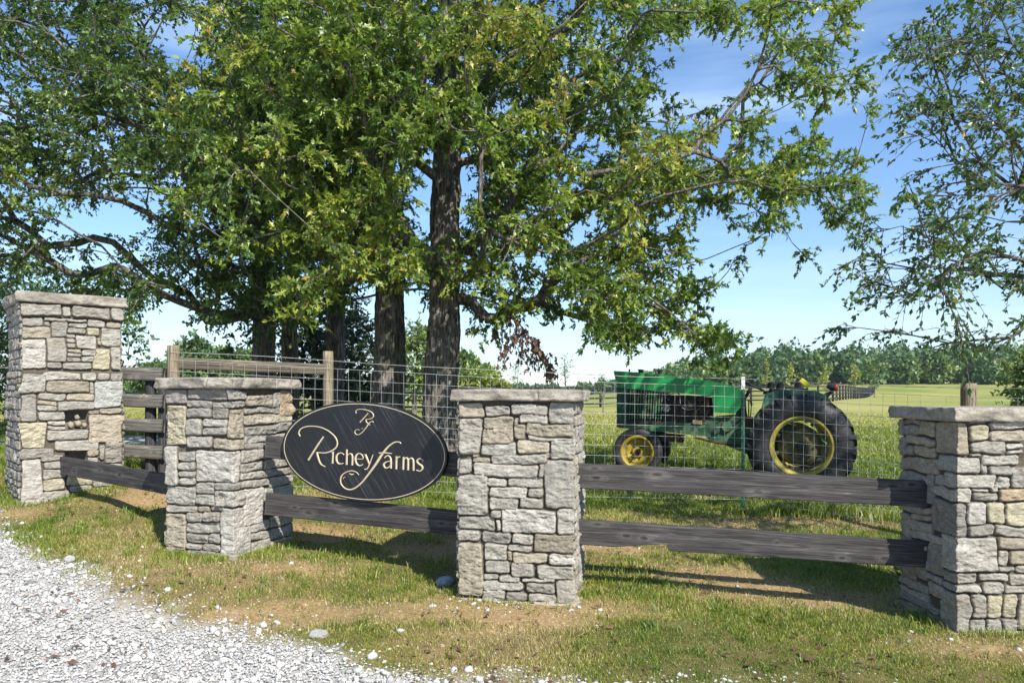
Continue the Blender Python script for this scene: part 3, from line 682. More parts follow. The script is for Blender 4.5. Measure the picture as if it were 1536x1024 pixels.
for pts, w in [
 ([(228,350),(217,322),(238,288),(290,270),(370,272),(445,298),(508,348),(533,398),(525,440),(488,470),(435,487),(372,484)], [10,9,8,10,12,11,8]),
 ([(422,352),(362,440),(296,546)], [11,14,15]), ([(366,480),(374,520),(396,576),(438,601)], [16,17,12,5]),
 ([(498,478),(494,574)], [17,13,15]), ([(482,480),(506,478)], [4,4]),
 ([(590,503),(570,488),(545,492),(528,515),(528,550),(548,576),(588,572)], [9,6,12,17,17,12,5]),
 ([(612,458),(610,584)], [14,15]), ([(614,512),(634,494),(652,500),(658,528),(656,588)], [5,8,13,15,15]),
 ([(690,536),(744,536),(738,506),(716,492),(694,502),(682,535),(692,575),(718,592),(748,580)], [5,5,9,7,12,17,16,10,5]),
 ([(764,500),(798,582)], [17,13]), ([(828,500),(798,582),(780,616),(758,622)], [6,8,8,9]), ([(752,500),(776,500)], [4,4]),
 ([(1057,411),(1042,398),(1002,402),(950,440),(900,503),(850,580),(790,662),(728,738),(662,784),(604,781),(564,738),(566,682),(602,648),(650,634),(690,645),(712,668)], [10,8,10,14,19,19,14,12,12,10,10,10,8,7,6,4]),
 ([(876,488),(930,487),(985,493)], [9,11,5]), ([(630,655),(652,664),(674,658)], [2,13,2]), ([(582,700),(590,688),(606,681)], [3,5,2]),
 ([(922,528),(944,510),(966,520),(974,550),(974,614)], [8,8,12,16,16]), ([(972,556),(940,560),(916,582),(926,608),(950,608),(972,590)], [6,9,15,14,9,5]),
 ([(1020,514),(1018,620)], [15,16]), ([(1022,548),(1034,524),(1054,520)], [5,10,13]),
 ([(1078,520),(1075,624)], [15,16]), ([(1080,550),(1096,528),(1112,534),(1116,560),(1115,628)], [5,9,13,15,16]), ([(1118,552),(1136,530),(1154,538),(1160,565),(1160,632)], [5,9,13,15,16]),
 ([(1240,552),(1222,536),(1200,538),(1190,556),(1200,574),(1228,594),(1234,616),(1214,636),(1184,628)], [8,7,10,14,16,16,14,9,7])]:
    stroke(mb, pts, w)
mb.build('lettering', M['gold'], sign)
mb = MB()
for pts, w in [([(690,162),(688,142),(712,130),(760,132),(812,150),(832,180),(818,204),(772,213)], [6,5,5,6,7,6,5]), ([(790,160),(722,236)], [6,8]), ([(770,212),(775,235),(796,248)], [8,7,3]),
 ([(835,236),(822,229),(800,240),(770,282),(738,320),(708,338),(684,330),(680,308),(698,295),(720,300)], [5,5,6,7,6,6,5,5,4,3]), ([(780,256),(812,256)], [4,4]), ([(736,288),(746,284)], [5,5])]:
    stroke(mb, pts, w)
mb.build('monogram', M['gold'], sign)
for bx_ in (-.25, .25):
    bm = bmesh.new(); bbox(bm, (bx_, .033, .02), (.05, .022, .20)); bmobj('bracket', bm, M['black'], sign)
# ------------------------------------------------------------------ fences
def round_post(parent, x, y, top, r, mat='tanwood', name='wood_post'):
    z0 = gzf(x, y)-.15; n = 20; H = top-z0; zs = np.linspace(0, H, 24); th = np.arange(n)/n*2*np.pi
    T, Zz = np.meshgrid(th, zs); rr = r*(1+.05*fbm(np.cos(T)*2, np.sin(T)*2, Zz*.6, int(x*10)+50, 3)); rr[-1] *= .93
    mb = MB(); V = np.stack([rr*np.cos(T), rr*np.sin(T), Zz], -1).reshape(-1, 3)
    I = np.arange(23)[:, None]*n+np.arange(n)[None]; J = np.arange(23)[:, None]*n+(np.arange(n)[None]+1) % n
    mb.add(V, np.stack([I, J, J+n, I+n], -1).reshape(-1, 4)); mb.f[n] = [(np.arange(n)+23*n)[None]]
    o = mb.build(name, M[mat], parent); o.location = (x, y, z0); return o
def tan_v():
    t = NT('tan_post_grain'); v = t.coord((22, 22, 1.)); n = t.noise(v, 2.2, 9, .65, 1.)
    col = t.ramp(n, [(.36, (.09,.07,.05)), (.55, (.26,.21,.14)), (.72, (.40,.34,.25))]); t.bump(n, .6, .008); return t.fin(col, .85, 0, .2)
M['tanpost'] = tan_v()
def grey_v():
    t = NT('dark_post_grain'); v = t.coord((22, 22, 1.)); n = t.noise(v, 2.2, 9, .65, 1.)
    col = t.ramp(n, [(.36, (.025,.025,.028)), (.55, (.06,.058,.06)), (.75, (.16,.15,.14))]); t.bump(n, .6, .008); return t.fin(col, .85, 0, .2)
M['darkpost'] = grey_v()
FL = [(-3.84, 9.0), (-2.2, 9.5), (0, 9.7), (2.9, 10.0), (4.72, 8.2), (7.5, 5.9)]
TOPZ = [2.02, 1.95, 1.82, 1.73, 1.60, 1.55]
wf = empty('wire_fence', (-2.2, 9.5, gzf(-2.2, 9.5)), 0, label='galvanised square wire mesh fence crossing the field in front of the tractor', cat='fence')
ws = -Vector(wf.location)
def chain(step):
    pts = []; s = 0
    for (x0, y0, t0), (x1, y1, t1) in zip([(a[0], a[1], b) for a, b in zip(FL, TOPZ)][:-1], [(a[0], a[1], b) for a, b in zip(FL, TOPZ)][1:]):
        L = math.hypot(x1-x0, y1-y0); n = max(1, round(L/step))
        for i in range(n): f = i/n; pts.append((x0+(x1-x0)*f, y0+(y1-y0)*f, t0+(t1-t0)*f))
    pts.append((FL[-1][0], FL[-1][1], TOPZ[-1])); return np.array(pts)
C = chain(.128); nC = len(C)
lx = .006*fbm(C[:, 0]*1.5, C[:, 1], 0, 61, 2)
mb = MB(); NH = 12
def wy(i, k): return C[:, 1]-.05+.012*fbm(C[:, 0]*.9, C[:, 1]*0+k*.4, 0, 62, 2)
for k in range(NH):
    z = C[:, 2]-.13-k*.128+.008*fbm(C[:, 0]*.8, 0*C[:, 0]+k*.25, 0, 63, 3)
    mb.tube(np.stack([C[:, 0], wy(0, k), z], -1)+np.array(ws), .0022, 4)
for i in range(nC):
    ks = np.arange(NH); x = C[i, 0]+.008*fbm(ks*.35, ks*0+i*1.7, 0, 64, 2); y = np.array([wy(0, k)[i] for k in ks]) if i % 1 == 0 else 0
    z = C[i, 2]-.13-ks*.128
    mb.tube(np.stack([x, y, z], -1)+np.array(ws), .0020, 4)
mb.build('wire_mesh', M['wire'], wf)
mb = MB(); S2 = chain(.5); sag = .02*np.sin(np.arange(len(S2))*1.1)
mb.tube(np.stack([S2[:, 0], S2[:, 1]-.05, S2[:, 2]-.04+sag*.5], -1)+np.array(ws), .0026, 4)
B = chain(.16)
for p in B: 
    for a in (0, 1.57): mb.tube(np.array([[p[0]-.006, p[1]-.05+.014*math.cos(a), p[2]-.04-.014*math.sin(a)], [p[0]+.006, p[1]-.05-.014*math.cos(a), p[2]-.04+.014*math.sin(a)]])+np.array(ws), .0012, 3)
mb.build('barbed_wire', M['wire'], wf)
for i, (x, y, r_, tp) in enumerate([(-3.84, 9.0, .068, 2.06), (-2.2, 9.5, .062, 2.02), (4.72, 8.2, .078, 1.62)]):
    o = round_post(wf, x, y+.03, tp, r_, 'tanpost'); o.location = Vector(o.location)+ws
a, b = Vector((-3.84, 9.02, 1.86)), Vector((-2.2, 9.5, 1.80))
o = rail(a+ws, b+ws, .035, .13, None, 'tanwood', 77, 'top_board', None, wf)
bm = bmesh.new(); x, y = 2.9, 10.0; z0 = gzf(x, y)-.1
prism(bm, [(-.022, 0), (.022, 0), (.022, 1.64), (-.022, 1.64)], -.003, .003); bbox(bm, (0, .018, .82), (.006, .03, 1.64))
for k in range(26): bbox(bm, (0, -.006, .12+k*.055), (.012, .008, .018))
o = bmobj('metal_post', bm, M['tpost'], wf); o.location = Vector((x, y, z0))+ws
bm = bmesh.new(); prism(bm, [(-.0235, 1.64), (.0235, 1.64), (.0235, 1.80), (-.0235, 1.80)], -.0042, .0042); bbox(bm, (0, .018, 1.72), (.008, .032, .16))
p_ = o; o = bmobj('post_top', bm, M['tposttop'], p_)
# gate side board fence
lf = empty('board_fence', (-4.6, 9.1, gzf(-4.6, 9.1)), 0, label='four board grey paddock fence between the tall gate pillar and the tan corner post', cat='fence'); ls = -Vector(lf.location)
A0, A1 = Vector((-5.0, 9.2, 0)), Vector((-3.93, 9.0, 0))
for k, py in enumerate((562, 602, 639, 679)):
    zc = ZC-(py-HY)/FPX*9.0
    rail(Vector((A0.x, A0.y, zc+.03))+ls, Vector((A1.x, A1.y, zc))+ls, .03, .15, None, 'greywood', 90+k, 'board', None, lf)
for x in (-4.14,):
    y = 9.0+(-3.93-x)*.185+.06; o = round_post(lf, x, y+.03, 1.82, .06, 'darkpost'); o.location = Vector(o.location)+ls
o = round_post(lf, -3.99, 9.1, 1.80, .05, 'darkpost'); o.location = Vector(o.location)+ls
# distant black paddock fence
ff = empty('paddock_fence', (0, 55, gzf(0, 55)), 0, label='distant black board fence running across the far field behind the tractor', cat='fence'); fs = -Vector(ff.location)
P_ = [(-14, 34), (-1, 46), (13, 62), (22, 64), (28.2, 70), (59, 130)]
pts = []
for (x0, y0), (x1, y1) in zip(P_[:-1], P_[1:]):
    L = math.hypot(x1-x0, y1-y0); n = round(L/3.4)
    for i in range(n): pts.append((x0+(x1-x0)*i/n, y0+(y1-y0)*i/n))
pts.append(P_[-1]); pts = np.array(pts); zz = gz(pts[:, 0], pts[:, 1])
for (x, y), z in zip(pts, zz):
    mb = MB(); mb.box((x+ws[0]*0+fs[0], y+fs[1], z+.68+fs[2]), (.15, .15, 1.5)); mb.build('post', M['blackwood'], ff)
for k in range(4):
    mb = MB()
    for i in range(len(pts)-1):
        (x0, y0), (x1, y1) = pts[i], pts[i+1]; h = .25+.36*k
        q = np.array([(x0, y0-.08, zz[i]+h-.055), (x1, y1-.08, zz[i+1]+h-.055), (x1, y1-.08, zz[i+1]+h+.055), (x0, y0-.08, zz[i]+h+.055)]); q2 = q+np.array([0, -.04, 0])
        mb.add(np.r_[q, q2]+np.array(fs), [[0,1,2,3],[7,6,5,4],[0,4,5,1],[3,2,6,7],[0,3,7,4],[1,5,6,2]])
    mb.build('board', M['blackwood'], ff)

# ------------------------------------------------------------------ tractor
TH = R(163); PITCH = R(4.6)
Tx, Ty = 4.893, 13.81; Tz = -.13
tr = empty('tractor', (Tx, Ty, Tz), 0, label='old green farm tractor with yellow wheels parked in the grass behind the fence', cat='tractor')
tr.rotation_euler = (0, -PITCH, TH)
Rm = Matrix.Rotation(TH, 3, 'Z') @ Matrix.Rotation(-PITCH, 3, 'Y'); Ri = Rm.inverted()
cam0 = Ri @ (Vector((0, 0, ZC))-Vector((Tx, Ty, Tz)))
def tp(px, py, yl):                     # local (forward, up) where the sight line meets the plane y = yl of the tractor
    d = Ri @ Vector(((px-768)/FPX, 1, -(py-HY)/FPX)); k = (yl-cam0.y)/d.y; p = cam0+d*k; return (p.x, p.z)
def tpp(L, yl): return [tp(x, y, yl) for x, y in L]
# hood with downturned rear panel
HW = .31
bm = bmesh.new(); prism(bm, tpp([(920,556),(960,558.5),(1040,567),(1100,578),(1112,585),(1113,600),(1110,612),(1102,620),(1070,618),(1068,594),(1000,587),(926,581)], HW), -HW, HW)
bmobj('hood', bm, M['green_paint'], tr, bevel=.025, seg=3)
for px, r, h in ((961, .045, .035), (944, .014, .04), (990, .035, .02)):
    bm = bmesh.new(); s_, z_ = tp(px, 558, HW*.3); cyl(bm, (s_, .1, z_-.03), (s_, .1, z_+h+.01), r, r, 14); cyl(bm, (s_, .1, z_+h), (s_, .1, z_+h+.015), r*1.3, r*1.3, 14); bmobj('filler_cap', bm, M['black'], tr)
# nose and radiator side screens
bm = bmesh.new(); prism(bm, tpp([(925,581),(941,583),(941,636),(925,640)], .29), -.29, .29); bmobj('nose', bm, M['green_dark'], tr, bevel=.02)
bm = bmesh.new(); prism(bm, tpp([(941,583),(993,588),(991,636),(941,636)], .25), -.25, .25); bmobj('radiator', bm, M['engine'], tr, bevel=.005)
for k in range(13):
    x = 943+k*3.95; t_ = (k/12)
    bm = bmesh.new()
    a, b, c_, d_ = tp(x+2.2, 584+.35*k, .285), tp(x+3.9, 584+.35*k, .285), tp(x+.9-.2*k*0+1.0, 628, .285), tp(x-.8+1.0, 628, .285)
    prism(bm, [a, b, c_, d_], .262, .288)
    for v in bm.verts: pass
    bmobj('grille_slat', bm, M['green_dirty'], tr)
# engine block and clutter
bm = bmesh.new()
prism(bm, tpp([(993,590),(1069,596),(1069,634),(993,632)], .16), -.16, .16)
for px, py, w, h, yl in ((1012,603,.22,.10,.19),(1036,606,.18,.16,.2),(1055,612,.16,.2,.19),(1024,622,.4,.09,.2),(1046,598,.3,.06,.2),(1004,600,.1,.12,.17)):
    s_, z_ = tp(px, py, yl); bbox(bm, (s_, yl-.04, z_), (w, .09, h))
for px in range(1006, 1064, 9):
    s_, z_ = tp(px, 600, .2); cyl(bm, (s_, .16, z_), (s_, .235, z_-.02), .022, .018, 10)
bmobj('engine_block', bm, M['engine'], tr, bevel=.008)
bm = bmesh.new(); s_, z_ = tp(999, 612, .24); cyl(bm, (s_, .14, z_), (s_, .27, z_), .075, .07, 16); cyl(bm, (s_, .27, z_), (s_, .285, z_), .035, .035, 12); bmobj('alternator', bm, worn('grey_casting', (.28,.28,.27), (.12,.12,.11), .6, .3, 15), tr, bevel=.006)
bm = bmesh.new(); s_, z_ = tp(1061, 604, .22); s2, z2 = tp(1052, 634, .24); cyl(bm, (s_, .22, z_+.06), (s_, .22, z_-.08), .045, .04); cyl(bm, (s_-.03, .24, z_-.12), (s2, .24, z2), .022, .022)
bmobj('fuel_filter', bm, M['rust'], tr)
def hose(name, L, yl, r_, m):
    mb = MB(); P = smooth_line([tp(x, y, yl) for x, y in L], 6); mb.tube(np.stack([P[:, 0], np.full(len(P), yl), P[:, 1]], -1), r_, 7); mb.build(name, m, tr, True)
hose('hose', [(996,592),(1003,600),(1012,598),(1022,608),(1030,606)], .24, .014, M['black'])
hose('hose', [(1008,628),(1018,618),(1034,620),(1050,612),(1062,596)], .23, .010, M['rust'])
hose('fuel_line', [(1030,596),(1036,610),(1044,616),(1046,630)], .235, .006, M['yellow_rust'])
hose('fuel_line', [(1020,594),(1021,606),(1028,614),(1042,613)], .235, .006, M['wire'])
hose('hose', [(1078,630),(1090,626),(1102,634),(1112,628)], .24, .010, M['black'])
bm = bmesh.new(); s_, z_ = tp(1046, 633, .25); bbox(bm, (s_, .25, z_), (.16, .06, .07)); bmobj('tool_plate', bm, worn('tan_plate', (.42,.36,.20), (.25,.22,.13), .7, 0, 12), tr, bevel=.006)
# side frame
bm = bmesh.new(); prism(bm, tpp([(925,631),(960,632),(993,632),(1030,634),(1066,637),(1066,655),(1040,652),(1000,648),(965,645),(927,641)], .24), -.24, .24)
for px in (975, 1000, 1025, 1050): s_, z_ = tp(px, 642, .24); cyl(bm, (s_, .235, z_), (s_, .255, z_), .02, .02, 8)
bmobj('side_frame', bm, M['green_dirty'], tr, bevel=.012)
bm = bmesh.new(); prism(bm, tpp([(1058,630),(1075,624),(1100,622),(1125,626),(1160,630),(1200,640),(1200,690),(1150,692),(1118,680),(1090,668),(1066,662),(1058,654)], .2), -.2, .2)
for px, py, r in ((1090,640,.10),(1110,650,.07),(1075,646,.06)): s_, z_ = tp(px, py, .22); cyl(bm, (s_, .19, z_), (s_, .26, z_), r, r*.8, 18)
bmobj('gearbox', bm, M['green_dirty'], tr, bevel=.02)
bm = bmesh.new(); a, b = tp(1040, 655, .2), tp(1075, 664, .2); c_ = tp(1130, 670, .2)
cyl(bm, (a[0], .2, a[1]), (b[0], .2, b[1]), .02); cyl(bm, (b[0], .2, b[1]), (c_[0], .2, c_[1]), .02)
a = tp(993, 650, .1); b = tp(1024, 660, .1); bbox(bm, ((a[0]+b[0])/2, 0, (a[1]+b[1])/2-.02), (.40, .22, .14))
bmobj('underbody', bm, M['rust'], tr, bevel=.006)
# cowl, console, levers, steering wheel
bm = bmesh.new(); prism(bm, tpp([(1108,586),(1118,592),(1120,626),(1102,628),(1104,618)], .2), -.2, .2); bmobj('cowl', bm, M['black'], tr, bevel=.02)
bm = bmesh.new()
for (p0, p1, r) in (((1123,602),(1123,632),.012),((1118,612),(1122,632),.012),((1127,608),(1125,634),.010)):
    a, b = tp(*p0, .2), tp(*p1, .2); cyl(bm, (a[0], .2, a[1]), (b[0], .2, b[1]), r, r, 8); cyl(bm, (a[0], .2, a[1]), (a[0], .2, a[1]+.04), .02, .018, 8)
a = tp(1124, 630, .2); bbox(bm, (a[0], .2, a[1]-.02), (.12, .08, .16)); bmobj('control_lever', bm, M['rust'], tr, bevel=.004)
sw0, swz = tp(1128, 578, .0)
Ms = Matrix.Rotation(R(-20), 3, 'Y')
bm = bmesh.new(); n = 36; mm = 8
for rad, rt_ in ((.215, .019),):
    vs = [[bm.verts.new(Vector((sw0, 0, swz))+Ms @ Vector(((rad+rt_*math.cos(b))*math.cos(a), (rad+rt_*math.cos(b))*math.sin(a), rt_*math.sin(b)))) for b in [j/mm*2*math.pi for j in range(mm)]] for a in [i/n*2*math.pi for i in range(n)]]
    for i in range(n):
        for j in range(mm): bm.faces.new((vs[i][j], vs[(i+1) % n][j], vs[(i+1) % n][(j+1) % mm], vs[i][(j+1) % mm]))
for k in range(3):
    a = k*2.094+.4; cyl(bm, (sw0, 0, swz), Vector((sw0, 0, swz))+Ms @ Vector((.21*math.cos(a), .21*math.sin(a), 0)), .009)
cyl(bm, (sw0, 0, swz+.0), (sw0+.13, 0, swz-.3), .03, .03); bmobj('steering_wheel', bm, M['black'], tr, smooth=True)
# seat with its two armrest humps
sx0, sz0 = tp(1163, 590, .3)
bm = bmesh.new(); bbox(bm, (sx0-.12, 0, sz0+.02), (.46, .5, .12)); bbox(bm, (sx0-.36, 0, sz0+.16), (.10, .5, .22))
bmobj('seat', bm, M['black'], tr, bevel=.04, seg=3)
bm = bmesh.new()
for dx in (-.075, .075):
    s_, z_ = tp(1163, 580, .45); cyl(bm, (s_+dx, .42, z_-.04), (s_+dx, .42, z_+.05), .07, .055, 14); cyl(bm, (s_+dx, .42, z_+.05), (s_+dx, .42, z_+.08), .055, .025, 14)
s_, z_ = tp(1160, 590, .45); bbox(bm, (s_, .42, z_), (.34, .1, .05)); bmobj('work_lamp', bm, M['black'], tr, bevel=.006)
# fenders
def fender(sg):
    bm = bmesh.new(); y0, y1 = (.44, .78)
    top = [(1143,617),(1146,600),(1150,590),(1165,586),(1195,583.5),(1222,586),(1236,591),(1246,600),(1248,612),(1243,618)]
    inn = [(1238,614),(1228,606),(1195,600),(1160,604),(1152,617)]
    p = tpp(top+inn, .78)
    prism(bm, p, sg*y0, sg*y1) if sg > 0 else prism(bm, p, -y1, -y0)
    return bmobj('fender', bm, M['green_dark'], tr, bevel=.015)
f1 = fender(1); f2_ = fender(-1)
bm = bmesh.new(); prism(bm, tpp([(1143,617),(1147,598),(1151,592),(1154,600),(1151,618)], .8), .50, .795); bmobj('fender_front', bm, worn('pale_fender_green', (.06,.20,.11), (.10,.22,.14), .5), tr, bevel=.006)
bm = bmesh.new(); s_, z_ = tp(1195, 583, .6); bbox(bm, (s_, .6, z_+.005), (.36, .16, .03)); bmobj('fender_rail', bm, M['black'], tr, bevel=.008)
bm = bmesh.new(); s_, z_ = tp(1207, 574, .7); m_ = Matrix.Rotation(R(-35), 3, 'Y'); bbox(bm, (s_, .66, z_), (.17, .05, .085), m_); bmobj('amber_lamp', bm, M['amber'], tr, bevel=.02, seg=3)
bm = bmesh.new(); s_, z_ = tp(1211, 580, .7); cyl(bm, (s_, .66, z_-.06), (s_, .66, z_+.04), .012); bmobj('lamp_bracket', bm, M['black'], tr)
bm = bmesh.new(); s_, z_ = tp(1243, 590, .7); bbox(bm, (s_, .62, z_), (.14, .06, .05), Matrix.Rotation(R(30), 3, 'Y')); cyl(bm, (s_+.02, .62, z_-.08), (s_-.05, .62, z_+.05), .02)
bmobj('lamp_bracket', bm, M['black'], tr)
bm = bmesh.new(); s_, z_ = tp(1250, 580, .7); cyl(bm, (s_+.09, .66, z_+.02), (s_-.02, .66, z_), .05, .075, 16); bmobj('lamp_shell', bm, M['black'], tr, bevel=.01)
bm = bmesh.new(); cyl(bm, (s_-.022, .66, z_), (s_-.075, .66, z_-.005), .073, .05, 16); bmobj('tail_lamp', bm, M['red'], tr, bevel=.012, smooth=True)
# axles
bm = bmesh.new(); s_, z_ = tp(958, 673, .62); RF = .425; fz = RF
bbox(bm, (s_, 0, .47), (.16, 1.1, .10)); bbox(bm, (s_, 0, .62), (.26, .22, .28))
for sg in (-1, 1): cyl(bm, (s_, sg*.52, .55), (s_, sg*.52, fz-.05), .05); cyl(bm, (s_, sg*.5, fz), (s_, sg*.62, fz), .045)
bmobj('front_axle', bm, M['engine'], tr, bevel=.01); FS = s_
bm = bmesh.new(); cyl(bm, (0, -.72, .80), (0, .72, .80), .11, .11, 20); bbox(bm, (0, 0, .82), (.55, .44, .46)); bbox(bm, (-.42, 0, .55), (.5, .12, .06))
for sg in (-1, 1): cyl(bm, (-.25, sg*.3, .95), (-.85, sg*.34, .60), .025); 
bmobj('rear_axle', bm, M['green_dirty'], tr, bevel=.02)
def tyre_prof(ro, ri, w):
    h = ro-ri
    return [(ri, -w*.40), (ri+h*.25, -w*.49), (ri+h*.55, -w*.52), (ri+h*.85, -w*.46), (ro-.012, -w*.36), (ro, -w*.18), (ro, w*.18), (ro-.012, w*.36), (ri+h*.85, w*.46), (ri+h*.55, w*.52), (ri+h*.25, w*.49), (ri, w*.40), (ri-.03, w*.3), (ri-.03, -w*.3)]
def wheel(name, s, y, z, ro, ri, w, lugs, sg, rimmat, rear):
    wh = empty(name, (s, y, z)); wh.parent = tr
    bm = bmesh.new(); lathe(bm, tyre_prof(ro, ri, w), (0, 0, 0), 56); ty = bmobj('tyre', bm, M['tyre'], wh, smooth=True)
    if lugs:
        bm = bmesh.new()
        for k in range(lugs):
            for side in (-1, 1):
                a0 = (k+(.5 if side > 0 else 0))/lugs*2*math.pi; sp_ = 2*math.pi/lugs
                vs = []
                for q, (yy, da, rr2) in enumerate(((.01, .55, ro), (w*.25, .25, ro), (w*.44, .03, ro-.02), (w*.51, 0, ro-.11), (w*.53, 0, ro-.20))):
                    aw = sp_*(.17+.05*(q < 3))
                    row = []
                    for e, rr3 in ((-1, rr2-.035), (-1, rr2+.045), (1, rr2+.045), (1, rr2-.035)):
                        a = a0+da*sp_+e*aw/1.0*.8; ys = yy*side
                        row.append(bm.verts.new((rr3*math.cos(a), ys if rr3 > rr2 or q < 3 else ys*.97, rr3*math.sin(a))))
                    vs.append(row)
                for i in range(len(vs)-1):
                    for j in range(4): bm.faces.new((vs[i][j], vs[i+1][j], vs[i+1][(j+1) % 4], vs[i][(j+1) % 4]))
                bm.faces.new(vs[0]); bm.faces.new(vs[-1][::-1])
        bmobj('tread_lugs', bm, M['tyre'], wh)
    bm = bmesh.new()
    if rear: pr = [(ri+.015, sg*w*.45), (ri+.02, sg*w*.40), (ri-.03, sg*w*.34), (ri-.045, sg*w*.1), (ri-.05, -sg*w*.30), (ri-.01, -sg*w*.42), (ri-.06, -sg*w*.31), (ri-.065, sg*w*.1), (ri-.045, sg*w*.36), (ri-.012, sg*w*.45)]
    else: pr = [(ri+.012, sg*w*.47), (ri+.018, sg*w*.42), (ri-.02, sg*w*.38), (ri-.035, sg*w*.1), (ri-.04, -sg*w*.38), (ri-.055, -sg*w*.38), (ri-.055, sg*w*.1), (ri-.035, sg*w*.40), (ri-.008, sg*w*.47)]
    lathe(bm, pr, (0, 0, 0), 56); rim = bmobj('rim', bm, rimmat, wh, smooth=False)
    bm = bmesh.new()
    if rear: lathe(bm, [(.335, -sg*.07), (.33, sg*-.04), (.27, sg*.02), (.16, sg*.03), (.13, sg*.05), (.001, sg*.05), (.001, sg*.01), (.15, 0), (.28, -sg*.05), (.335, -sg*.075)], (0, 0, 0), 48, closed=False)
    else: lathe(bm, [(ri-.05, sg*.01), (ri-.09, sg*.02), (.12, sg*-.03), (.09, sg*.0), (.001, sg*.0), (.001, -sg*.03), (.12, -sg*.05), (ri-.05, -sg*.01)], (0, 0, 0), 40, closed=False)
    bmobj('wheel_disc', bm, rimmat if not rear else M['yellow_rust'], wh)
    bm = bmesh.new(); hr = .085 if rear else .055; cyl(bm, (0, 0, 0), (0, sg*(.13 if rear else .07), 0), hr, hr*.85, 20)
    bmobj('hub', bm, M['engine'] if rear else M['rust'], wh, bevel=.004)
    nb = 8 if rear else 6
    for k in range(nb):
        a = k/nb*2*math.pi; r_ = .21 if rear else .105; bm = bmesh.new(); cyl(bm, (r_*math.cos(a), sg*(-.03), r_*math.sin(a)), (r_*math.cos(a), sg*(.06 if rear else .02), r_*math.sin(a)), .018 if rear else .012, None, 6); bmobj('bolt', bm, M['engine'], wh)
    if rear:
        for k in range(8):
            a = (k+.5)/8*2*math.pi; r_ = ri-.08; bm = bmesh.new(); bbox(bm, (r_*math.cos(a), 0, r_*math.sin(a)), (.07, .07, .05), Matrix.Rotation(-a, 3, 'Y')); bmobj('rim_clamp', bm, M['yellow_rust'], wh)
for sg in (1, -1):
    wheel('front_wheel', FS, sg*.70, RF, RF, .275, .24, 0, sg, M['yellow'], False)
    wheel('rear_wheel', 0, sg*.82, .80, .80, .475, .44, 21, sg, M['dull_yellow'], True)
# yellow wheel weight in the near rear wheel
bm = bmesh.new(); cyl(bm, (.06, .62, .76), (.06, .72, .76), .29, .27, 30); bmobj('wheel_weight', bm, M['dull_yellow'], tr, bevel=.02)
# tall weeds against the tractor and fence
def weed(x, y, h, n, label, grp):
    mb = MB(); L = []
    root = empty('weed', (x, y, gzf(x, y)), 0, label=label, cat='weed', group=grp)
    for k in range(n):
        a = random.uniform(0, 6.28); q = random.uniform(.03, .22)*h; hh = h*random.uniform(.6, 1)
        P = np.array([(q*t_*math.cos(a)+.03*math.cos(a), q*t_*math.sin(a)+.03*math.sin(a), hh*t_) for t_ in np.linspace(0, 1, 6)]); mb.tube(P, np.linspace(.004, .0015, 6), 4, tint=.25)
        for j in range(int(26*hh)+8):
            t_ = random.uniform(.15, 1); c = P[0]+(P[-1]-P[0])*t_; b = random.uniform(0, 6.28); l = random.uniform(.05, .11)*(1.3-.6*t_)
            d = np.array([math.cos(b), math.sin(b), random.uniform(.1, .7)]); d /= np.linalg.norm(d); s_ = np.array([-math.sin(b), math.cos(b), 0])*l*.2
            mb.add(np.array([c, c+d*l*.5+s_, c+d*l, c+d*l*.5-s_]), [[0, 1, 2, 3]], tint=random.uniform(.0, .45))
    mb.build('foliage', M['grass'], root)
weed(2.55, 11.6, .85, 34, 'tall green weed growing in front of the tractor gearbox', 'weeds along the fence')
weed(3.0, 11.5, .75, 26, 'leafy weed just left of the green metal post', 'weeds along the fence')
weed(4.75, 10.4, .55, 12, 'low bushy weed right of the big tractor wheel', 'weeds along the fence')
weed(2.95, 5.95, .36, 12, 'small weed in the grass beside the right stone pillar', 'weeds along the fence')

# ------------------------------------------------------------------ trees
OAK = np.array([(0,.02),(.22,.26),(.34,.09),(.55,.34),(.68,.11),(1,.05)]); SIMPLE = np.array([(0,.02),(.45,.27),(1,.0)]); PIN = np.array([(0,.03),(.3,.30),(.42,.08),(.72,.26),(1,.02)])
def leafmesh(mb, pos, ax, shape, L, tint, r):
    n = len(pos); ax = ax/(np.linalg.norm(ax, axis=1)[:, None]+1e-9)
    up = r.standard_normal((n, 3))*.55+np.array([.1, -.25, .8]); b = np.cross(ax, up); b /= np.linalg.norm(b, axis=1)[:, None]+1e-9; nn = np.cross(b, ax)
    m = len(shape); t = shape[:, 0][None, :, None]; w = shape[:, 1][None, :, None]; L = L[:, None, None]
    curl = r.uniform(-.25, .35, (n, 1, 1)); fold = r.uniform(.1, .5, (n, 1, 1))
    mid_ = pos[:, None]+L*(t*ax[:, None]-curl*t*t*nn[:, None])
    A = mid_+L*w*(b[:, None]+fold*nn[:, None]); B = mid_+L*w*(-b[:, None]+fold*nn[:, None])
    V = np.concatenate([mid_, A, B], 1).reshape(-1, 3); k = np.arange(m-1)
    f = np.r_[np.stack([k, k+1, m+k+1, m+k], -1), np.stack([k, 2*m+k, 2*m+k+1, k+1], -1)]
    F = (f[None]+(np.arange(n)*3*m)[:, None, None]).reshape(-1, 4)
    mb.add(V, F, tint=np.repeat(tint, 3*m))
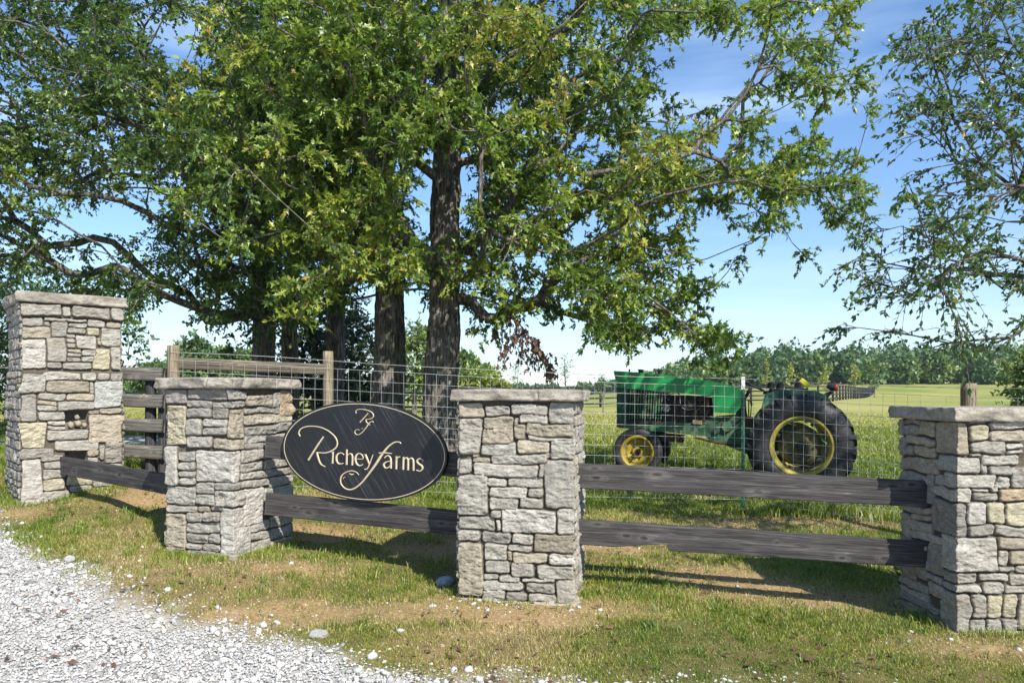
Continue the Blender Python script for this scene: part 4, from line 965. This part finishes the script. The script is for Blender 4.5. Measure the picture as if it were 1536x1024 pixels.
def trunk_mesh(path, rad, seed, amp=.02, parent=None, n=40):
    P = np.array(path); L = np.r_[0, np.cumsum(np.linalg.norm(np.diff(P, axis=0), axis=1))]; z = np.arange(0, L[-1], .05 if rad[0] > .12 else .15)
    c = np.stack([np.interp(z, L, P[:, i]) for i in range(3)], -1); rr = np.interp(z, L, rad)
    rr = rr*(1+.45*np.exp(-z/.25))
    th = np.arange(n)/n*2*np.pi; T, Zz = np.meshgrid(th, z)
    d = amp*(np.abs(fbm(np.cos(T)*5, np.sin(T)*5, Zz*1.5, seed, 4))*-2.+.7+.5*fbm(np.cos(T)*1.2, np.sin(T)*1.2, Zz*.7, seed+3, 2))
    d += .12*np.exp(-Zz/.3)*np.cos(T*5+seed)*rr[:, None]
    RR = rr[:, None]+d*np.minimum(1, rr[:, None]/.15)
    V = np.stack([c[:, None, 0]+RR*np.cos(T), c[:, None, 1]+RR*np.sin(T), c[:, None, 2]+0*T], -1).reshape(-1, 3); m = len(z)
    I = np.arange(m-1)[:, None]*n+np.arange(n)[None]; J = np.arange(m-1)[:, None]*n+(np.arange(n)[None]+1) % n
    mb = MB(); mb.add(V, np.stack([I, J, J+n, I+n], -1).reshape(-1, 4)); return mb.build('trunk', M['bark'], parent, True)
def tree(name, label, cat_, base, H, r0, lean, targets, mat, shape, leafL, nleaf, twl, seed, group=None, tintf=None, droop=.15, twig_n=9, crown_start=2.2, maxr=.16, pw=.33, wig=.10, outw=.55, rk=.0075):
    r = np.random.default_rng(seed); base = np.array([base[0], base[1], gzf(base[0], base[1])-.05])
    root = empty(name, tuple(base), 0, label=label, cat=cat_, group=group)
    zs = np.linspace(0, H, int(H/.35)+2); tp_ = np.stack([lean[0]*(zs/H)**1.5+.12*fbm(zs*.4, zs*0, 0, seed, 2)*sm(0, 2, zs), lean[1]*(zs/H)**1.5+.1*fbm(zs*.4, zs*0+7, 0, seed, 2)*sm(0, 2, zs), zs], -1)
    tr_ = r0*(1-zs/H)**.75*.92+r0*.08
    trunk_mesh(tp_, tr_, seed, .07*min(1, r0/.25), root)
    T = targets-base; nodes = [p for p in tp_[tp_[:, 2] > crown_start]]; plen = [abs(p[2]-crown_start)*.5 for p in nodes]; par = [-1]*len(nodes); nt = len(nodes)
    N = np.zeros((60000, 3)); N[:nt] = nodes; PL = np.zeros(60000); PL[:nt] = plen; par = list(par); cnt = nt; paths = []
    order = np.argsort(np.hypot(T[:, 0]-lean[0]*.5, T[:, 1]-lean[1]*.5)+.2*np.abs(T[:, 2]-crown_start))
    ends = []
    for i in order:
        t = T[i]; D = N[:cnt]-t; dist = np.linalg.norm(D, axis=1)
        cost = dist+pw*PL[:cnt]+.45*np.maximum(D[:, 2], 0)
        j = int(np.argmin(cost)); p0 = N[j]; dist = dist[j]
        k = max(2, int(dist/.28)); 
        if cnt+k >= 60000: break
        d0 = N[j]-N[par[j]] if par[j] >= 0 else np.array([t[0]-p0[0], t[1]-p0[1], .6*dist]); d0 = d0/(np.linalg.norm(d0)+1e-9)
        bow = d0*.20*dist+np.array([0, 0, .04*dist])+r.standard_normal(3)*wig*.6*dist; ts = np.linspace(0, 1, k+1)[1:]
        q = p0+(t-p0)*ts[:, None]+bow*(4*ts*(1-ts))[:, None]+r.standard_normal((k, 3))*.25*wig
        q[-1] = t; idx = [j]
        for a in range(k):
            N[cnt] = q[a]; PL[cnt] = PL[j]+dist*ts[a]; par.append(idx[-1]); idx.append(cnt); cnt += 1
        paths.append(idx); ends.append(cnt-1)
    w = np.zeros(cnt); 
    for e in ends: w[e] += 1
    for a in range(cnt-1, -1, -1):
        if par[a] >= 0: w[par[a]] += w[a]
    rad = np.minimum(rk*np.maximum(w, 1)**.50, maxr)
    mb = MB()
    for idx in paths:
        rr = rad[idx].copy(); rr[0] = min(rr[0], rr[1]*1.25)
        mb.tube(N[idx], rr, 7 if rr.max() > .03 else 4)
    # twigs
    E = N[ends]; parE = N[[par[e] for e in ends]]; out = E-parE; out /= np.linalg.norm(out, axis=1)[:, None]+1e-9
    ne = len(E); ti = np.repeat(np.arange(ne), twig_n); nt_ = len(ti)
    d = out[ti]*outw+r.standard_normal((nt_, 3))*(.75 if outw < .8 else .5); d[:, 2] = d[:, 2]*.7-droop; d /= np.linalg.norm(d, axis=1)[:, None]
    ln = twl*(.45+.75*r.random(nt_)); back = r.random(nt_)*.6
    st = E[ti]-out[ti]*(back*twl*1.2)[:, None]
    m1 = st+d*ln[:, None]*.5+np.array([0, 0, .03]); m2 = st+d*ln[:, None]; m2[:, 2] -= droop*ln*.6
    th = np.arange(3)/3*2*np.pi; rr = np.array([.0045, .003, .0012]) if twl > .3 else np.array([.003, .002, .001])
    u = np.cross(d, [0, 0, 1.]); u /= np.linalg.norm(u, axis=1)[:, None]+1e-9; v = np.cross(d, u)
    ring = np.cos(th)[:, None, None]*u+np.sin(th)[:, None, None]*v      # 3,n,3
    V = np.stack([st[None]+ring*rr[0], m1[None]+ring*rr[1], m2[None]+ring*rr[2]], 0)   # 3,3,n,3
    V = V.transpose(2, 0, 1, 3).reshape(-1, 3); f = []
    for a in range(2):
        for j in range(3): f.append([a*3+j, a*3+(j+1) % 3, a*3+3+(j+1) % 3, a*3+3+j])
    mb.add(V, (np.array(f)[None]+(np.arange(nt_)*9)[:, None, None]).reshape(-1, 4))
    mb.build('branches', M['bark'], root, False)
    # leaves along the twigs, gathered towards their tips
    per = max(1, nleaf//twig_n); li = np.repeat(np.arange(nt_), per); f = 1-r.random(len(li))**1.3*.85
    f = f[:, None]; pos = np.where(f < .5, st[li]+(m1[li]-st[li])*f*2, m1[li]+(m2[li]-m1[li])*(f*2-1))
    ax = d[li]*.9+r.standard_normal((len(li), 3))*.62; ax[:, 2] -= droop*1.6
    ct = r.random(ne)[ti][li]
    tint = (tintf(pos+base, r) if tintf else .35)+.22*(ct-.5)+.13*r.standard_normal(len(li))
    Lf = leafL*(.5+.8*r.random(len(li)))
    mb = MB(); leafmesh(mb, pos, ax, shape, Lf, np.clip(tint, 0, 1), r)
    mb.build('crown', mat, root, False)
    return root
def mask_targets(rows, c0, n, depth, seed, y0=0, cw=48, ch=40, above=None, jitter=.5):
    r = np.random.default_rng(seed); cells = []; w = []
    for j, row in enumerate(rows):
        for i, v in enumerate(row):
            if v > 0: cells.append((c0+i, j)); w.append((v/9)**1.35)
    if above:
        for j in range(above[0]):
            for i in range(above[1], above[2]): cells.append((i, -1-j)); w.append(above[3]*(1-j/above[0]*.6))
    cells = np.array(cells); w = np.array(w); k = r.choice(len(cells), n, p=w/w.sum())
    px = (cells[k, 0]+.5+r.uniform(-jitter, jitter, n))*cw; py = (cells[k, 1]+.5+r.uniform(-jitter, jitter, n))*ch+y0
    Y = depth(px, py, r); return np.stack([(px-768)/FPX*Y, Y, ZC-(py-HY)/FPX*Y], -1)
def D(s): return [int(c) for c in s]
MA = [D('35689999999999988777653'), D('23589999999999963146623'), D('24689999999999931013553'), D('47899999999999942125654'), D('58999999999999974444310'), D('48899999999999999888520'),
      D('37899999999999999999775'), D('15789999999998888889876'), D('00578888887888885235267'), D('00367777688899997301147'), D('00046666577889999710014'), D('00004554459999999900000'), D('00000221347899999900000'), D('00000000110000022300000')]
MA = [m[:23] for m in MA]
def depA(px, py, r):
    c = np.where(px < 640, 11.0, 12.3)+np.where(px > 900, .4, 0); s = np.where(px < 640, 1.0, 1.5)
    y = c+r.standard_normal(len(px))*s; return np.clip(y, 9.2, 15.5)
TA = mask_targets(MA, 5, 1420, depA, 101, above=(11, 8, 22, .35))
def clear(T, boxes):                    # keep the windows where the photograph shows bare trunks free of leaf clumps
    px = T[:, 0]/T[:, 1]*FPX+768; py = HY-(T[:, 2]-ZC)/T[:, 1]*FPX; k = np.ones(len(T), bool)
    for a, b, c, d in boxes: k &= ~((px > a) & (px < c) & (py > b) & (py < d))
    return T[k]
WIN = [(900, 515, 1010, 620), (612, 212, 712, 352), (740, 470, 880, 620), (530, 425, 625, 620), (615, 450, 712, 620), (370, 500, 620, 620), (470, 455, 540, 520), (240, 20, 300, 90)]
TA = clear(TA, WIN+[(1300, -50, 1400, 600), (1040, 315, 1095, 415), (1100, 415, 1300, 600), (1130, 345, 1205, 600), (975, 65, 1105, 160), (1190, 165, 1400, 205), (1240, 200, 1400, 235)])
tA = lambda p, r: .38+.22*sm(-.3, .5, fbm(p[:, 0]*.5, p[:, 1]*.5, p[:, 2]*.5, 201, 2))+.10*(p[:, 1] < 11.2)  # leaves nearest the road tinted lighter, sunlight put into their colour
tree('oak_tree', 'large oak on the right of the trunk group, its long limb reaching over the tractor', 'tree', (-1.13, 12.5), 12.5, .25, (.3, .2), TA, M['oak'], OAK, .090, 126, .34, 301, 'shade trees behind the wire fence', tA, twig_n=9, crown_start=2.6)
oakroot = [o for o in bpy.data.objects if o.name == 'oak_tree'][0]
MB_ = [D('6888888887'), D('5888888887'), D('6888888886'), D('6888888886'), D('6788888876'), D('6777778865'), D('6777777765'), D('6777777755'), D('5667776654'), D('4566666543'), D('3566655430'), D('2456654320'), D('0234531000'), D('0001110000')]
TB = mask_targets(MB_, 7, 320, lambda px, py, r: 14.3+r.standard_normal(len(px))*1.0, 103, above=(9, 8, 17, .5))
TB = clear(TB, WIN)
tree('oak_tree', 'oak with a straight pale barked trunk just left of the largest trunk', 'tree', (-2.2, 14.0), 12.0, .265, (-.2, .3), TB, M['oak'], OAK, .095, 108, .38, 303, 'shade trees behind the wire fence', lambda p, r: .25+.15*fbm(p[:, 0]*.5, p[:, 1]*.5, p[:, 2]*.5, 203, 2), crown_start=2.8)
MC = [D('678987887653'), D('688973587642'), D('689984577542'), D('899987776530'), D('999887765430'), D('998887655530'), D('888877666540'), D('777766666650'), D('641367777765'), D('534468888765'), D('207768888765'), D('000352888750'), D('000000267640'), D('000000015320')]
MC = [[9, 9, 8]+m if i < 10 else [4, 3, 1]+m for i, m in enumerate(MC)]
TC = mask_targets(MC, -3, 1120, lambda px, py, r: 14.2+r.standard_normal(len(px))*1.5, 105, above=(8, -2, 10, .35))
TC = clear(TC, WIN+[(75, 300, 215, 362), (215, 440, 300, 520), (-20, 425, 85, 620)])
tree('oak_tree', 'dark leaved leftmost oak spreading over the tall gate pillar', 'tree', (-4.9, 16.2), 12.5, .22, (-.6, -1.0), TC, M['dark'], PIN, .086, 108, .37, 305, 'shade trees behind the wire fence', lambda p, r: .33+.25*sm(-.2, .5, fbm(p[:, 0]*.4, p[:, 1]*.4, p[:, 2]*.4, 205, 2))+.25*np.exp(-(((p[:, 0]+7.5)/1.5)**2+((p[:, 2]-5.)/1.2)**2)), crown_start=2.6)
MD = [D('5555555'), D('5555555'), D('5666655'), D('5666655'), D('5666655'), D('5677655'), D('6677766'), D('6778877'), D('6788887'), D('5788886'), D('4688875'), D('3577753'), D('0256631'), D('0134420')]
TD = mask_targets(MD, 6, 140, lambda px, py, r: 16.6+r.standard_normal(len(px))*.8, 107, above=(7, 6, 12, .5))
TD = clear(TD, WIN)
tree('oak_tree', 'slim dark oak trunk close right of the leftmost oak', 'tree', (-4.75, 16.9), 11.5, .17, (.3, .2), TD, M['dark'], PIN, .10, 90, .44, 307, 'shade trees behind the wire fence', lambda p, r: .25, crown_start=2.6)
TE = mask_targets(MD, 9, 130, lambda px, py, r: 17.8+r.standard_normal(len(px))*.8, 109, above=(7, 9, 15, .5))
TE = clear(TE, WIN)
tree('oak_tree', 'farther oak seen between the dark cedar and the straight pale trunk', 'tree', (-3.85, 17.5), 11.5, .2, (.2, .2), TE, M['dark'], PIN, .10, 90, .44, 309, 'shade trees behind the wire fence', lambda p, r: .3, crown_start=2.6)
# withered hanging branch of the big oak
r = np.random.default_rng(55); mb = MB(); ml = MB(); bx = np.array(oakroot.location)
def hang(pxs, Y, rad):
    P = np.array([tuple(at(x, y, Y+.15*i)) for i, (x, y) in enumerate(pxs)]); P = np.stack([smooth_line(P[:, [0, 2]], 5)[:, 0], np.interp(np.linspace(0, 1, 5*(len(P)-1)+1), np.linspace(0, 1, len(P)), P[:, 1]), smooth_line(P[:, [0, 2]], 5)[:, 1]], -1)
    mb.tube(P-bx, np.linspace(rad, .004, len(P)), 5); return P
hs = [([(690,440),(745,455),(765,470),(790,500),(812,530),(820,560)], .022), ([(757,462),(748,490),(744,505)], .008), ([(768,474),(780,505),(782,535)], .009), ([(790,500),(800,520),(795,550)], .008), ([(776,490),(760,520),(755,545)], .007), ([(800,515),(822,545),(828,565)], .007)]
for pxs, q in hs:
    P = hang(pxs, 12.0, q)
    for p in P[6 if q > .02 else 2:]:
        for _ in range(7): 
            d = np.array([r.normal(0, .5), r.normal(0, .5), -1.]); leafmesh(ml, (p+r.normal(0, .05, 3)-bx)[None], d[None], OAK, np.array([r.uniform(.07, .12)]), np.array([r.random()]), r)
mb.build('dead_branch', M['bark'], oakroot); ml.build('dead_leaves', M['brown'], oakroot, False, label='withered brown leaves hanging from a dead branch')
# fine leaved tree reaching in from the right
ME = [D('0003665777'), D('0003555677'), D('0004566677'), D('0004666777'), D('0003557777'), D('0013655677'), D('0001326777'), D('0001357777'), D('0002566777'), D('0025666777'), D('0235664477'), D('0045422144'), D('0032433433'), D('0000232112')]
TE2 = mask_targets(ME, 24, 225, lambda px, py, r: 6.6+r.standard_normal(len(px))*.55+.0015*(1536-px)*0, 111)
TE2 = TE2[((TE2[:, 0]/TE2[:, 1]*FPX+768) > 1350-110*sm(300, 430, HY-(TE2[:, 2]-ZC)/TE2[:, 1]*FPX))]
r = np.random.default_rng(5); c = r.standard_normal((300, 3)); c /= np.linalg.norm(c, axis=1)[:, None]; c *= r.random((300, 1))**.4
XE = np.array([8.9, 6.7, 8.2])+c*np.array([3.0, 2.6, 2.1]); XE = XE[XE[:, 0]/XE[:, 1] > .84]
tree('elm_tree', 'fine leaved elm whose thin drooping branches enter from the right edge', 'tree', (8.0, 7.6), 9.5, .2, (-.3, -.2), np.r_[TE2, XE], M['elm'], SIMPLE, .050, 72, .34, 311, None, lambda p, r: .3+.35*(r.random(len(p)) < .06), twig_n=6, droop=.22, crown_start=2.0, maxr=.04, pw=.8, wig=.035, outw=1.1, rk=.0042)
# mid-distance trees
def blob(base, rx, rz, zc, n, seed):
    r = np.random.default_rng(seed); c = r.standard_normal((n, 3)); c /= np.linalg.norm(c, axis=1)[:, None]; c *= (.45+.55*r.random((n, 1))**.5)
    lump = 1+.25*fbm(c[:, 0]*1.6+seed, c[:, 1]*1.6, c[:, 2]*1.6, seed, 2)[:, None]
    z0 = gzf(*base); return np.array([base[0], base[1], z0+zc])+c*lump*np.array([rx, rx, rz])
def bgtree(px, Y, rx, rz, zc, H, label, seed, mat='farleaf', n=90, lf=.16, nl=60, tint=.35, r0=.12, twl=.7, cs=1.2, name='tree', grp='trees standing in the field beyond the fences', shape=SIMPLE, cat_='tree'):
    b = ((px-768)/FPX*Y, Y)
    return tree(name, label, cat_, b, H, r0, (.1, .1), blob(b, rx, rz, zc, n, seed), M[mat], shape, lf, nl, twl, seed, grp, (lambda p, r: tint), twig_n=6, crown_start=cs, droop=.05)
bgtree(95, 24, 2.1, 2.2, 3.0, 4.8, 'green tree standing behind the tall gate pillar', 401, n=140, lf=.15, tint=.25, name='shade_tree')
bgtree(-60, 20, 2.0, 2.6, 2.6, 4.8, 'dark tree at the left edge beyond the tall gate pillar', 412, n=120, lf=.13, tint=.2, name='shade_tree')
bgtree(296, 52, 1.5, 1.7, 2.7, 4.2, 'rounded green tree above the board fence, left of the pair', 402, lf=.3, tint=.3, name='shade_tree')
bgtree(335, 60, 1.7, 1.5, 2.6, 4.0, 'pale green tree between the rounded tree and the bushy one', 403, lf=.3, tint=.5, name='shade_tree')
bgtree(368, 56, 1.5, 1.6, 2.4, 3.9, 'bushy mid green tree nearest to the dark oak trunks', 404, lf=.3, tint=.35, name='shade_tree')
bgtree(228, 58, 1.6, 1.0, 1.9, 2.6, 'low tree top showing over the grey board fence', 409, lf=.3, tint=.35, name='shade_tree')
bgtree(470, 20, 1.1, 1.7, 2.0, 3.8, 'dark green cedar tree behind the tan middle post', 405, 'cedar', 150, .10, 90, .4, .08, .35, .3, 'cedar_tree', None)
bgtree(525, 22, 1.0, 1.6, 1.9, 3.6, 'dark cedar tree touching the left side of the pale straight trunk', 406, 'cedar', 130, .10, 90, .5, .08, .35, .3, 'cedar_tree', None)
bgtree(622, 40, 1.6, 1.9, 2.6, 4.4, 'bright green tree glimpsed between the two large trunks', 407, lf=.22, tint=.6, name='shade_tree')
bgtree(722, 48, 1.6, 1.1, 1.4, 2.4, 'rounded yellow green bush beyond the fence near the withered branch', 408, lf=.24, tint=.75, name='bush', cs=.4, cat_='bush')
bgtree(695, 70, 1.8, 1.6, 2.6, 4.2, 'pale green tree right of the largest trunk, above the black fence', 410, lf=.35, tint=.5, name='shade_tree')
bgtree(1560, 30, 1.1, 1.3, 1.8, 3.1, 'bright green tree at the far right edge above the stone pillar', 411, lf=.16, tint=.6, n=130, name='shade_tree')
# young bare-stemmed trees in the field
def sapling(px, Y, h, label, seed, tint, grp, spread=.35, n=22):
    b = ((px-768)/FPX*Y, Y); r = np.random.default_rng(seed); z = gzf(*b); T = np.stack([b[0]+r.normal(0, spread, n)*1., b[1]+r.normal(0, spread, n), z+h*r.uniform(.3, 1.0, n)], -1)
    T[:, :2] = b+(T[:, :2]-b)*(1.15-(T[:, 2:]-z)/h)
    tree('young_tree', label, 'young tree', b, h, .05*h/3, (0, 0), T, M['farleaf'], SIMPLE, .09*Y/38, 16, .3, seed, grp, lambda p, r: tint, twig_n=3, crown_start=.3*h, droop=0)
sapling(848, 38, 3.0, 'thin young tree with sparse leaves rising behind the middle pillar', 501, .4, 'young trees in the field')
sapling(905, 46, 2.2, 'small leafless looking young tree left of the tractor nose', 502, .4, 'young trees in the field', .3, 14)
sapling(775, 42, 2.6, 'thin young tree behind the withered hanging branch', 503, .4, 'young trees in the field')
for i, (px, Y, h, tn, s) in enumerate([(1150, 92, 4.4, .8, 'bushy'), (1186, 100, 4.2, .95, 'narrow'), (1240, 96, 4.0, .9, 'broad'), (1282, 112, 4.8, .98, 'bright'), (1312, 110, 4.6, .6, 'pale')]):
    sapling(px, Y, h, ['yellow green young tree just above the steering wheel', 'small yellow young tree behind the amber lamp of the tractor', 'young tree behind the red tail lamp of the tractor', 'bright yellow young tree in front of the wood, where the black fence ends', 'pale twiggy young tree at the far end of the black fence'][i], 510+i, tn, 'young yellow trees before the wood', .75, 40)

# ------------------------------------------------------------------ far wood
r = np.random.default_rng(91); mb = MB(); mt = MB()
def fartree(x, y, h, rad, tint):
    h = h*(1+.16*r.standard_normal()*.8); tint = tint+.10*r.standard_normal()
    z0 = gzf(x, y); n = 260
    c = r.standard_normal((n, 3)); c /= np.linalg.norm(c, axis=1)[:, None]; c *= (.55+.45*r.random((n, 1))**.6)
    lump = 1+.45*fbm(c[:, 0]*2+x, c[:, 1]*2, c[:, 2]*2+y, 7, 2)[:, None]
    P = np.array([x, y, z0+h*.5])+c*lump*np.array([rad, rad, h*.52]); s = (.22+.35*r.random(n))*(y/150)
    a = r.standard_normal((n, 3)); a /= np.linalg.norm(a, axis=1)[:, None]; b = np.cross(a, r.standard_normal((n, 3))); b /= np.linalg.norm(b, axis=1)[:, None]
    V = np.stack([P-a*s[:, None], P+b*s[:, None]*.8, P+a*s[:, None], P-b*s[:, None]*.7], 1).reshape(-1, 3)
    mb.add(V, np.arange(n*4).reshape(-1, 4), tint=np.repeat(np.clip(tint+.12*r.standard_normal(n), 0, 1), 4))
    mt.tube(np.array([(x, y, z0-.3), (x, y, z0+h*.7)]), np.array([.22, .1]), 5)
for x in np.arange(28, 190, 2.6):
    for k in range(5):
        y = 165+k*7+r.normal(0, 2)+.05*x; xx = x+r.normal(0, 1.4); ramp_ = sm(24, 60, xx)
        fartree(xx, y, (4.0+2.6*ramp_)*(.8+.4*r.random())+k*.3*ramp_, 2.2+1.4*r.random(), np.clip(.28+.16*r.standard_normal(), 0, .7))
for x in np.arange(-150, 60, 5.):
    for k in range(2): fartree(x+r.normal(0, 2), 300+k*15+r.normal(0, 5), 4.4*(.7+.5*r.random()), 3.5, np.clip(.3+.1*r.standard_normal(), 0, .6))
mb.add(np.concatenate(mt.v), np.concatenate(mt.f[4]), tint=np.zeros(mt.n)+.0)
mb.build('distant_wood', M['farleaf'], None, False, label='hazy line of green woodland along the far edge of the field', cat='woodland', kind='stuff')

# ------------------------------------------------------------------ small loose things
def rock(px, py, Y, s, label, seed, col):
    r = np.random.default_rng(seed); bm = bmesh.new(); bmesh.ops.create_icosphere(bm, subdivisions=3, radius=1)
    for v in bm.verts:
        p = v.co; k = 1+.22*float(fbm(np.array([p.x*1.5]), np.array([p.y*1.5]), p.z*1.5, seed, 3)[0]); v.co = Vector((p.x*s[0]*k, p.y*s[1]*k, p.z*s[2]*k))
    q = at(px, py, Y); o = bmobj('rock', bm, worn('rock_'+str(seed), col, tuple(c*.6 for c in col), .9, 0, 20), None, label=label, cat='rock'); o.location = (q.x, q.y, gzf(q.x, q.y)+s[2]*.45)
rock(668, 868, 5.9, (.07, .05, .05), 'bluish rock in the shade at the left foot of the middle pillar', 601, (.30,.34,.38))
rock(1258, 790, 7.5, (.10, .06, .05), 'flat grey rock lying in the grass behind the lower rail', 602, (.35,.34,.31))
rock(478, 968, 4.75, (.06, .045, .03), 'pale rock on the ragged gravel edge near the bottom', 603, (.36,.35,.32))
rock(105, 862, 6.2, (.045, .04, .03), 'rounded white rock at the left gravel edge', 604, (.42,.41,.39))

# ------------------------------------------------------------------ light, sky, camera
W = bpy.data.worlds.new('World'); SC.world = W; W.use_nodes = True; nt = W.node_tree; bg = nt.nodes['Background']
sky = nt.nodes.new('ShaderNodeTexSky'); sky.sky_type = 'NISHITA'; sky.sun_disc = False
EL = 42; AZ = math.atan2(.5, -.863)
sky.sun_elevation = R(EL); sky.sun_rotation = AZ; sky.air_density = 1.0; sky.dust_density = .0; sky.ozone_density = 4.0
# thin high streaks of cloud
tc = nt.nodes.new('ShaderNodeTexCoord'); mp = nt.nodes.new('ShaderNodeMapping'); mp.inputs['Scale'].default_value = (.9, .9, 7); mp.inputs['Rotation'].default_value = (0, R(8), 0)
no = nt.nodes.new('ShaderNodeTexNoise'); no.inputs['Scale'].default_value = 1.7; no.inputs['Detail'].default_value = 7; no.inputs['Roughness'].default_value = .55
rp_ = nt.nodes.new('ShaderNodeValToRGB'); rp_.color_ramp.elements[0].position = .50; rp_.color_ramp.elements[1].position = .80; rp_.color_ramp.elements[1].color = (.50,.50,.50,1)
mx = nt.nodes.new('ShaderNodeMix'); mx.data_type = 'RGBA'; mx.inputs[7].default_value = (6.4, 7.0, 7.6, 1)
nt.links.new(tc.outputs['Generated'], mp.inputs[0]); nt.links.new(mp.outputs[0], no.inputs['Vector']); nt.links.new(no.outputs[0], rp_.inputs[0]); nt.links.new(rp_.outputs[0], mx.inputs[0])
nt.links.new(sky.outputs[0], mx.inputs[6]); 
sep = nt.nodes.new('ShaderNodeSeparateXYZ'); nt.links.new(tc.outputs['Generated'], sep.inputs[0])
rg = nt.nodes.new('ShaderNodeValToRGB'); nt.links.new(sep.outputs[2], rg.inputs[0]); rg.color_ramp.elements[0].position = 0.; rg.color_ramp.elements[0].color = (.90,.94,1.0,1); rg.color_ramp.elements[1].position = .30; rg.color_ramp.elements[1].color = (.88,1.0,1.10,1)
e_ = rg.color_ramp.elements.new(.12); e_.color = (.96,.99,1.02,1)
ml_ = nt.nodes.new('ShaderNodeMix'); ml_.data_type = 'RGBA'; ml_.blend_type = 'MULTIPLY'; ml_.inputs[0].default_value = 1
nt.links.new(mx.outputs[2], ml_.inputs[6]); nt.links.new(rg.outputs[0], ml_.inputs[7]); nt.links.new(ml_.outputs[2], bg.inputs[0]); bg.inputs[1].default_value = .12
sd = bpy.data.lights.new('sun', 'SUN'); sd.energy = 5.0; sd.angle = R(.55); sd.color = (1, .955, .87); so = bpy.data.objects.new('sun', sd); COL.objects.link(so)
ce = math.cos(R(EL)); v = Vector((-.5*ce, .863*ce, -math.sin(R(EL)))); so.rotation_euler = v.to_track_quat('-Z', 'Y').to_euler(); so.location = (10, -15, 20)
cd = bpy.data.cameras.new('camera'); cam = bpy.data.objects.new('camera', cd); COL.objects.link(cam); cam.location = (0, 0, ZC); cam.rotation_euler = (R(90), 0, 0)
cd.lens = 36*FPX/1536; cd.sensor_width = 36; cd.shift_y = (HY-512)/1536; cd.clip_start = .05; cd.clip_end = 3000
SC.camera = cam
SC.view_settings.view_transform = 'Standard'; SC.view_settings.look = 'None'; SC.view_settings.exposure = .62; SC.view_settings.gamma = 1
SC.cycles.max_bounces = 6; SC.cycles.transmission_bounces = 4; SC.cycles.transparent_max_bounces = 4

HAZE = 0.00025
bm = bmesh.new(); bbox(bm, (0, 640, 30), (2400, 1900, 66)); hz = bmobj('haze', bm, None, kind='stuff', label='thin summer haze over the far field and woodland', cat='haze')
hm = bpy.data.materials.new('haze'); hm.use_nodes = True; t_ = hm.node_tree; t_.nodes.remove(t_.nodes['Principled BSDF']); pv = t_.nodes.new('ShaderNodeVolumePrincipled')
pv.inputs['Color'].default_value = (.80,.88,1,1); pv.inputs['Density'].default_value = HAZE; pv.inputs['Anisotropy'].default_value = .3
t_.links.new(pv.outputs[0], t_.nodes['Material Output'].inputs['Volume']); hz.data.materials.append(hm)
